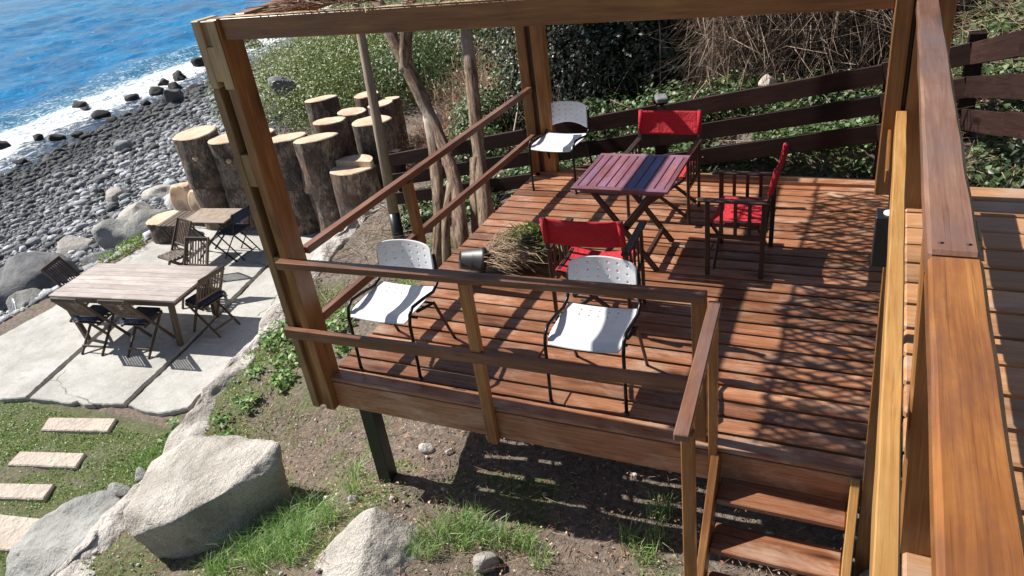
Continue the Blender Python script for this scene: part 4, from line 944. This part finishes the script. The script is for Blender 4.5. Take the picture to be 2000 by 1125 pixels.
# short grass, by mask
rg = np.random.default_rng(31); n = 260000; x_ = rg.uniform(-11, .4, n); y_ = rg.uniform(1.2, 8, n)
k = rg.random(n) < np.clip((gmask(x_, y_)-.46)*3.2, 0, 1); k &= ~((x_ > -3.1) & (x_ < .2) & (y_ > 4.2))
k &= ~((x_ < -6.9) & (y_ > 4.15)); x_, y_ = x_[k], y_[k]
def inpaver(x_, y_):
    r = np.zeros(len(x_), bool)
    for ps, _ in pv:
        c = True
        q = np.array(ps)
        for i in range(4):
            a, b_ = q[i], q[(i+1) % 4]; c = c & (((b_[0]-a[0])*(y_-a[1])-(b_[1]-a[1])*(x_-a[0])) > -.01)
        r |= c
    return r
k = ~inpaver(x_, y_); x_, y_ = x_[k], y_[k]
blades('lawn_grass', x_, y_, .035, .006, M['grass'], 32, .6, 'short green grass round the pavers and in patches on the soil', 'grass', 'stuff')
rg = np.random.default_rng(131); n = 120000; x_ = rg.uniform(-11, .4, n); y_ = rg.uniform(1.2, 8, n)
k = (rg.random(n) < np.clip((gmask(x_, y_)-.36)*1.6, 0, .8)) & ~((x_ < -6.9) & (y_ > 4.15)) & ~((x_ > -3.1) & (x_ < .2) & (y_ > 4.2)) & ~inpaver(x_, y_); x_, y_ = x_[k], y_[k]
leaves('clover', np.stack([x_, y_, gz(x_, y_)+rg.uniform(.005, .03, len(x_))], -1), .011, M['weed'], 132, 'tiny low weeds and moss spread over lawn and soil', 'weeds', 'stuff', 1.5, narrow=.7)
def clump(cx_, cy2, r, n, seed):
    rg = np.random.default_rng(seed); a = rg.uniform(0, 6.28, n); q = r*np.sqrt(rg.random(n)); return cx_+np.cos(a)*q, cy2+np.sin(a)*q
def tufts(spots_, n, seed):
    X_, Y_ = [], []
    for i, (a, b_, r) in enumerate(spots_):
        p_, q_ = clump(a, b_, r, int(n*r*r*40), seed+i); X_.append(p_); Y_.append(q_)
    return np.concatenate(X_), np.concatenate(Y_)
X_, Y_ = tufts([(-3.75, 2.95, .14), (-3.9, 2.7, .16), (-3.5, 2.95, .13), (-4.05, 2.48, .16), (-3.7, 2.6, .18), (-3.4, 2.6, .13), (-3.45, 2.78, .1), (-3.3, 2.9, .09), (-3.6, 2.75, .12), (-3.45, 3.4, .07), (-3.3, 3.2, .06)], 300, 50)
blades('long_grass', X_, Y_, .2, .0045, M['tuftgrass'], 33, 1.1, 'long shaggy grass between the two pale boulders', 'grass', 'stuff')
X_, Y_ = tufts([(-2.3, 2.98, .12), (-2.12, 2.92, .12), (-2.38, 2.8, .14), (-1.95, 2.95, .1), (-2.2, 3.1, .08), (-1.75, 2.95, .09), (-1.6, 2.85, .07)], 300, 60)
blades('long_grass', X_, Y_, .15, .0045, M['tuftgrass'], 34, 1.0, 'tuft of long grass right of the pointed boulder', 'grass', 'stuff')
X_, Y_ = tufts([(-1.0, 3.42, .09), (-.95, 3.2, .07), (-1.12, 3.15, .07), (-1.0, 3.05, .08)], 300, 70)
blades('long_grass', X_, Y_, .14, .0045, M['tuftgrass'], 35, 1.0, 'tuft of grass beside the steps and the stair handrail post', 'grass', 'stuff')
X_, Y_ = tufts([(-6.6, 4.25, .22), (-6.45, 3.9, .18), (-6.7, 3.8, .2)], 260, 75)
blades('long_grass', X_, Y_, .10, .006, M['tuftgrass'], 36, .8, 'shaggy grass at the corner between the patio slab and the ledge', 'grass', 'stuff')
# broad-leaved weeds
def weed_pts(spots_, dn, seed, hz=.1):
    rg = np.random.default_rng(seed); o_ = []
    for a, b_, r in spots_:
        n = int(dn*r*r*60); t_ = rg.uniform(0, 6.28, n); q = r*np.sqrt(rg.random(n)); x_ = a+np.cos(t_)*q; y_ = b_+np.sin(t_)*q
        o_.append(np.stack([x_, y_, gz(x_, y_)+rg.uniform(.02, hz, n)], -1))
    return np.concatenate(o_)
leaves('broadleaf_weeds', weed_pts([(-5.75, 5.15, .2), (-5.45, 5.25, .2), (-5.3, 4.75, .18), (-5.15, 4.5, .15), (-5.35, 4.2, .14), (-5.0, 5.4, .2), (-4.5, 5.6, .2), (-4.2, 5.2, .16), (-5.7, 5.6, .18), (-5.6, 4.6, .1), (-4.7, 5.0, .14)], 60, 81, .13),
       .032, M['weed'], 82, 'bright broad leaved weeds on the soil slope left of the deck', 'weeds', 'stuff', 1.0, narrow=.6)
leaves('broadleaf_weeds', weed_pts([(-5.5, 3.95, .1), (-5.25, 3.75, .08), (-6.55, 4.6, .1), (-6.5, 4.95, .14), (-6.4, 5.3, .12), (-6.75, 4.1, .1), (-6.9, 4.35, .1)], 60, 83, .1), .028, M['weed'], 84, 'small leafy weeds growing along the pale ledge', 'weeds', 'stuff', 1.0, narrow=.6)
leaves('broadleaf_weeds', weed_pts([(-11.65, 7.9, .22), (-11.7, 7.5, .15), (-11.8, 8.2, .15)], 70, 85, .22), .035, M['grass'], 86, 'yellow green weeds at the patio edge beside the low stump', 'weeds', 'stuff', .3, narrow=.35)
# ground cover behind and below the fence
rg = np.random.default_rng(90); n = 52000; x_ = rg.uniform(-5.5, 3.2, n); y_ = 7.14+2.6*rg.random(n)**1.25
y_ = np.where(x_ > .35, rg.uniform(3.7, 9.5, n), y_); nn_ = vnoise(x_, y_, 1.3, 17)*.6+vnoise(x_, y_, 4, 18)*.4
k = (nn_ > np.where(y_ < 8.2, .33, .45)); x_, y_ = x_[k], y_[k]
z = gz(x_, y_)+rg.uniform(.01, .16, len(x_))*(vnoise(x_, y_, 2, 19)+.3)
leaves('ground_cover', np.stack([x_, y_, z], -1), .03, M['cover'], 91, 'green ivy like ground cover on the slope behind the dark fence', 'ground cover', 'stuff', 1.1, narrow=.7)
n = 26000; x_ = rg.uniform(.35, 3.6, n); y_ = rg.uniform(3.6, 9.8, n); k = vnoise(x_, y_, 1.6, 27) > .3; x_, y_ = x_[k], y_[k]
leaves('ground_cover', np.stack([x_, y_, gz(x_, y_)+rg.uniform(.01, .2, len(x_))], -1), .034, M['cover'], 92, 'broad green leaves on the bank beyond the higher terrace at the right', 'ground cover', 'stuff', 1.1, narrow=.7)
n = 5000; p0 = np.stack([rg.uniform(.4, 3.4, n), rg.uniform(4.5, 9.8, n), np.zeros(n)], -1); p0[:, 2] = gz(p0[:, 0], p0[:, 1])+rg.uniform(.02, .22, n); a = rg.uniform(0, 6.28, n); L = rg.uniform(.08, .4, n)
V, Fc, T = strands(p0, p0+np.stack([np.cos(a)*L, np.sin(a)*L, rg.normal(0, .1, n)], -1), rg.uniform(.0015, .004, n), .4+.6*rg.random(n)); me = arrays_mesh('dry_stalks', V, Fc, 4, V, T); tag(link_mesh('dry_stalks', me, M['drygrass'], None), 'tan dry stalks among the leaves on the bank at the right', 'dry stalks', kind='stuff')
n = 9000; x_ = rg.uniform(-8, 3.2, n); y_ = rg.uniform(5.2, 13, n); k = ~((x_ > -3.4) & (x_ < .2) & (y_ < 7.1)) & ~((x_ < -6.3) & (y_ < 9.5)); x_, y_ = x_[k], y_[k]; n = len(x_)
k = vnoise(x_, y_, .9, 23) > .36; x_, y_ = x_[k], y_[k]; n = len(x_)
a = rg.uniform(0, 3.14, n); L = rg.uniform(.06, .32, n)/2; z = gz(x_, y_)+rg.uniform(.02, .09, n); d_ = np.stack([np.cos(a), np.sin(a), rg.normal(0, .25, n)], -1)*L[:, None]; c = np.stack([x_, y_, z], -1)
V, Fc, T = strands(c-d_, c+d_, rg.uniform(.002, .006, n), rg.random(n)); me = arrays_mesh('fallen_twigs', V, Fc, 4, V, T); tag(link_mesh('fallen_twigs', me, M['twig'], None), 'dry twigs and litter strewn over the slope', 'twigs', kind='stuff')
n = 5200; x_ = rg.uniform(-5.6, .3, n); y_ = rg.uniform(2.2, 5.2, n); a = rg.uniform(0, 3.14, n); L = rg.uniform(.02, .12, n)/2; z = gz(x_, y_)+.03; d_ = np.stack([np.cos(a), np.sin(a), rg.normal(0, .15, n)], -1)*L[:, None]; c = np.stack([x_, y_, z], -1)
V, Fc, T = strands(c-d_, c+d_, rg.uniform(.0012, .003, n), rg.random(n)); me = arrays_mesh('soil_litter', V, Fc, 4, V, T); tag(link_mesh('soil_litter', me, M['redtwig'], None), 'fine dry stalks lying on the soil in front of the deck', 'litter', kind='stuff')
rg = np.random.default_rng(61); n = 9000; x_ = rg.uniform(-5.7, .3, n); y_ = rg.uniform(2.0, 6.5, n); k = vnoise(x_, y_, 1.5, 41) > .42; x_, y_ = x_[k], y_[k]
leaves('leaf_litter', np.stack([x_, y_, gz(x_, y_)+rg.uniform(.01, .03, len(x_))], -1), .012, M['redtwig'], 62, 'small dry brown leaves and crumbs littering the soil round the deck', 'leaf litter', 'stuff', 1.5, narrow=.6)
# bushes
def blobpts(blobs, n, seed, shellk=.45):
    rg = np.random.default_rng(seed); w_ = np.array([b_[3]*b_[4]*b_[5] for b_ in blobs])**.67; ii = rg.choice(len(blobs), n, p=w_/w_.sum()); B = np.array(blobs)[ii]
    d_ = rg.normal(0, 1, (n, 3)); d_ /= np.linalg.norm(d_, axis=1)[:, None]; q = (rg.random(n)**shellk)[:, None]
    q = q*(1+.28*(vnoise(d_[:, 0]*3+ii*5, d_[:, 1]*3+d_[:, 2]*4, 1.6, 77)-.5)[:, None]*2)
    return B[:, :3]+d_*B[:, 3:6]*q, d_
def bush(name, label, blobs, n, size, mat, seed, cat='bush', narrow=.5, stems=260, stemmat='twig', updir=.4):
    P_, d_ = blobpts(blobs, n, seed); z0 = gz(P_[:, 0], P_[:, 1]); k = P_[:, 2] > z0; P_, d_ = P_[k], d_[k]
    hi = np.clip(rg_n(seed, len(P_)), 0, 1)
    c = np.mean([b_[:3] for b_ in blobs], axis=0); c[2] = float(gz(c[0], c[1]))
    t = thing(name, label, cat, tuple(c))
    leaves('foliage', P_, size, M[mat], seed+1, updir=updir, parent=t, narrow=narrow, nrm=d_*.9, tintf=lambda r_, p_: hi)
    rg2 = np.random.default_rng(seed+2); Q, _ = blobpts(blobs, stems, seed+3, .6); b0 = Q.copy(); b0[:, :2] += rg2.normal(0, .25, (stems, 2)); b0[:, 2] = gz(b0[:, 0], b0[:, 1]); mid = (Q+b0)/2+rg2.normal(0, .12, (stems, 3))
    V, Fc, T = strands(b0, Q, rg2.uniform(.004, .014, stems), rg2.random(stems), mid); me = arrays_mesh('stems', V, Fc, 4, V, T); link_mesh('stems', me, M[stemmat], t); return t
def rg_n(seed, n): return np.random.default_rng(seed+9).random(n)
bush('shrub', 'large sunlit light green bush behind the log wall at the sea side',
     [(-12.5, 14.2, -1.3, 1.9, 2.2, 1.2), (-11.0, 13.6, -1.3, 1.6, 1.5, 1.1), (-14.2, 17.0, -1.1, 2.2, 3, 1.3), (-11.5, 16.5, -.9, 2.4, 2.6, 1.5), (-15.5, 21.0, -1.3, 2.4, 3.5, 1.6), (-12.3, 20, -1.0, 3, 3, 1.8)], 80000, .042, 'bushleaf', 100, narrow=.35)
bush('shrub', 'darker green bush at the upper left behind the thin pole and the bent tree trunk',
     [(-10.0, 15.2, -1.0, 1.2, 1.5, 1.0), (-9.0, 17.0, -.8, 1.5, 1.6, 1.2), (-9.5, 20, -.6, 2.5, 3, 1.6)], 24000, .045, 'cover', 110, narrow=.55)
bush('shrub', 'leafy green bush between the straight tree trunk and the far left pergola post',
     [(-5.6, 10.3, -.5, .55, .6, .5), (-5.0, 11.0, -.1, .6, .7, .75), (-5.0, 9.0, -.5, .5, .4, .35)], 12000, .032, 'cover', 120, narrow=.55, stems=500)
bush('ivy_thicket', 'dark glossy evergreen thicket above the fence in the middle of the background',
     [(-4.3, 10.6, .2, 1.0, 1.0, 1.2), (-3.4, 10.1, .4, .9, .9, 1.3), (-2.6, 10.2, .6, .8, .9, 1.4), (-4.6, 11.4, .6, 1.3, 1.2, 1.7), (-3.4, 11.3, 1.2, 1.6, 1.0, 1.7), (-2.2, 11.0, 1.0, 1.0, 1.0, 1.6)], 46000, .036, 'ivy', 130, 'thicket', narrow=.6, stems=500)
bush('shrub', 'small leafy shrub growing over the far side of the top fence board',
     [(-2.15, 8.7, .15, .7, .45, .32), (-1.5, 8.8, .25, .5, .4, .3), (-3.0, 8.8, .0, .7, .4, .28), (-.4, 8.7, .35, .6, .35, .25)], 7000, .032, 'cover', 140, narrow=.6, stems=80)
def bramble(name, label, x0, x1, y0, y1, hh, n, seed, mat='twig', leafn=0, cat='brambles', rr_=.0012):
    rg = np.random.default_rng(seed); c = ((x0+x1)/2, (y0+y1)/2); t = thing(name, label, cat, (c[0], c[1], float(gz(*c))))
    bx = rg.uniform(x0, x1, n); by = rg.uniform(y0, y1, n); bz = gz(bx, by); H_ = hh*rg.uniform(.3, 1, n)*(.55+.9*vnoise(bx, by, 1.2, 33))
    a = rg.uniform(0, 6.28, n); L = .12+.8*rg.random(n)**2; zz = rg.random(n)*H_
    p0 = np.stack([bx, by, bz+zz*.8], -1); md = p0+np.stack([np.cos(a)*L*.4, np.sin(a)*L*.4, rg.uniform(-.05, .35, n)], -1); a2 = a+rg.normal(0, .7, n); p1 = md+np.stack([np.cos(a2)*L*.6, np.sin(a2)*L*.6, rg.uniform(-.5, .2, n)], -1)
    V, Fc, T = strands(p0, p1, rr_+.0035*rg.random(n)**2, rg.random(n)**.8, md); me = arrays_mesh('canes', V, Fc, 4, V, T); link_mesh('canes', me, M[mat], t)
    if leafn:
        P_ = np.stack([rg.uniform(x0, x1, leafn), rg.uniform(y0, y1, leafn), np.zeros(leafn)], -1); P_[:, 2] = gz(P_[:, 0], P_[:, 1])+rg.random(leafn)*hh*.8
        leaves('foliage', P_, .04, M['cover'], seed+1, parent=t)
    return t
bramble('dry_brambles', 'tangled dry tan bramble hedge above the right half of the fence', -1.9, .6, 9.1, 11.2, 2.3, 36000, 150, 'twig', 1500)
bramble('dry_brambles', 'reddish dry scrub between the bent tree trunk and the far left pergola post', -7.6, -4.6, 12.0, 14.6, 1.7, 11000, 160, 'redtwig', 3500)
bramble('dry_brambles', 'dry grey scrub in the top right corner behind the fence and tree trunks', 1.0, 4.0, 10.0, 12.0, 2.4, 6500, 170, 'twig', 2500)
bramble('brush_pile', 'low heap of dry reddish branches on the slope behind the bent trunk', -8.2, -5.9, 9.8, 12.6, .3, 5000, 180, 'redtwig', 250)
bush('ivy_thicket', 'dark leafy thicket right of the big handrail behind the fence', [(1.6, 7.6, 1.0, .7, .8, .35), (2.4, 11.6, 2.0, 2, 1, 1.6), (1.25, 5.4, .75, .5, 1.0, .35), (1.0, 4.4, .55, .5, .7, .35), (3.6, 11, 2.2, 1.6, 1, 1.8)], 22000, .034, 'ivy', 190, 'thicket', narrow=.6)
rock('slate blue stone showing through the light green bush', (-11.9, 13.0, -.62), (.42, .2, .24), M['shore_rock'], 201, 3)
rock('white stone on the slope between the two tree trunks', (-6.9, 11.0, -.72), (.22, .17, .15), M['paver'], 202, 3)
rock('pale stone in the leaves behind the middle of the fence', (-1.1, 8.7, .48), (.1, .08, .09), M['paver'], 203, 3)
rock('white stone at the patio corner beside the nearest thick log', (-6.75, 8.5, -1.9), (.2, .3, .16), M['paver'], 204, 3)
# ------------------------------------------------------------------ trees
def trunk_pts(pts, n=5):
    P_ = [Vector(p_) for p_ in pts]; o_ = []
    for i in range(len(P_)-1):
        p0 = P_[max(0, i-1)]; p1 = P_[i]; p2 = P_[i+1]; p3 = P_[min(len(P_)-1, i+2)]
        for k in range(n):
            t_ = k/n; o_.append(.5*((2*p1)+(p2-p0)*t_+(2*p0-5*p1+4*p2-p3)*t_*t_+(3*p1-p0-3*p2+p3)*t_**3))
    return o_+[P_[-1]]
def tree(label, trunk, r, limbs, seed, group=None):
    t = thing('tree', label, 'tree', trunk[0], group); pp = trunk_pts(trunk); rs = np.interp(np.linspace(0, 1, len(pp)), np.linspace(0, 1, len(r)), r)
    m = MB(); m.tube(pp, [float(v)*(1+.12*noise.noise(Vector((i*.7, seed, 0)))) for i, v in enumerate(rs)], 14, jit=.07); m.build('trunk', M['trunk'], t)
    for lp, lr in limbs:
        q = trunk_pts(lp); m = MB(); m.tube(q, [float(v) for v in np.linspace(lr[0], lr[1], len(q))], 10, jit=.08); m.build('limb', M['trunk'], t)
    top = Vector(trunk[-1]); P_, d_ = blobpts([(top.x-1.6, top.y+1.6, top.z+1.6, .9, .9, .6), (top.x-1.2, top.y+2.0, top.z+1.9, .8, .8, .5)], 2500, seed)
    leaves('crown', P_, .05, M['bushleaf'], seed, parent=t); return t
tree('bent orange barked tree trunk leaning left beside the side railing', [(-3.68, 6.0, -.7), (-3.66, 5.95, -.3), (-3.98, 6.52, .15), (-4.36, 6.93, .55), (-4.62, 7.1, 1.0), (-4.95, 7.3, 1.55), (-5.6, 7.9, 2.6)], [.095, .085, .072, .07, .078, .066, .045],
     [([(-4.05, 5.95, -.75), (-4.0, 6.1, -.3), (-4.22, 6.6, .2), (-4.42, 6.95, .6)], (.075, .06)), ([(-4.72, 7.14, 1.1), (-4.66, 7.2, 1.5), (-4.5, 7.4, 2.2)], (.08, .05)), ([(-3.85, 5.85, -.8), (-3.85, 6.0, -.2), (-3.95, 6.4, .1)], (.05, .04))], 301)
tree('straight grey brown tree trunk standing against the side railing', [(-3.42, 6.05, -.75), (-3.45, 6.15, -.2), (-3.72, 6.68, .3), (-3.86, 7.0, .8), (-4.05, 7.4, 1.4), (-4.5, 8.2, 2.8)], [.1, .088, .068, .072, .065, .045],
     [([(-3.62, 6.15, -.8), (-3.62, 6.25, -.2), (-3.75, 6.62, .3)], (.08, .05))], 311)
m = MB(); m.tube([(-5.24, 7.06, -.62), (-5.44, 7.4, .5), (-5.66, 7.76, 1.55), (-5.72, 7.85, 1.9)], [.065, .06, .052, .05], 10, jit=.03)
pl = thing('thin_pole', 'thin weathered grey pole leaning left in front of the log wall', 'pole', (-5.24, 7.06, -.9)); m.build('pole', M['pole'], pl)
one('tube', [(-5.17, 6.95, -1.1), (-5.24, 7.06, -.62)], .07, 10).build('base', M['black'], pl)
for i, (x_, y_, lx, lb) in enumerate([(1.0, 9.6, .1, 'slim pale tree trunk behind the fence just right of the pergola post'), (1.45, 9.7, -.3, 'leaning slim tree trunk at the top right behind the fence'), (1.75, 9.3, .25, 'slim tree trunk nearest the right picture edge behind the fence')]):
    z = float(gz(x_, y_)); tree(lb, [(x_, y_, z-.2), (x_+lx*.2, y_+.1, z+.8), (x_+lx, y_+.3, z+2.4)], [.075, .06, .045], [], 320+i)
# ------------------------------------------------------------------ potted plant tipped over on the deck
pt = thing('plant_pot', 'black plastic pot lying tipped over at the left edge of the deck', 'pot', (-2.9, 4.75, 0))
m = MB(); ax = Vector((-.75, -.55, .28)).normalized(); c = Vector((-2.8, 4.84, .105))
m.tube([c, c+ax*.045, c+ax*.046, c+ax*.12, c+ax*.121, c+ax*.2], [.115, .112, .104, .094, .09, .075], 24); m.build('pot_body', M['pot'], pt)
m = MB(); m.tube([c-ax*.004, c-ax*.002], [.09, .1], 20); m.build('soil', M['ground'], pt)
pn = thing('spilled_plant', 'spiky green plant with brown dry stems lying on the deck beside the tipped pot', 'plant', (-2.6, 5.15, 0))
rg = np.random.default_rng(400); n = 900; a = rg.uniform(-.5, 1.2, n)
p0 = np.stack([-2.74+rg.normal(0, .06, n), 4.95+rg.normal(0, .07, n), .05+rg.random(n)*.12], -1); L = rg.uniform(.12, .5, n)
p1 = p0+np.stack([np.cos(a)*L*.8, np.sin(a)*L*.8, rg.uniform(-.04, .1, n)], -1); p1[:, 2] = np.maximum(p1[:, 2], .012); md = (p0+p1)/2+np.stack([rg.normal(0, .03, n), rg.normal(0, .03, n), rg.uniform(0, .07, n)], -1)
V, Fc, T = strands(p0, p1, rg.uniform(.0015, .003, n), rg.random(n), md); me = arrays_mesh('dry_stems', V, Fc, 4, V, T); link_mesh('dry_stems', me, M['drygrass'], pn)
P_, d_ = blobpts([(-2.48, 5.14, .1, .19, .19, .1), (-2.62, 5.3, .1, .2, .18, .1), (-2.38, 5.24, .09, .16, .15, .09), (-2.56, 5.1, .14, .15, .15, .1)], 5200, 401, .6)
P_[:, 2] = np.abs(P_[:, 2])+.01; leaves('foliage', P_, .05, M['bushleaf'], 402, parent=pn, narrow=.12, updir=.2)
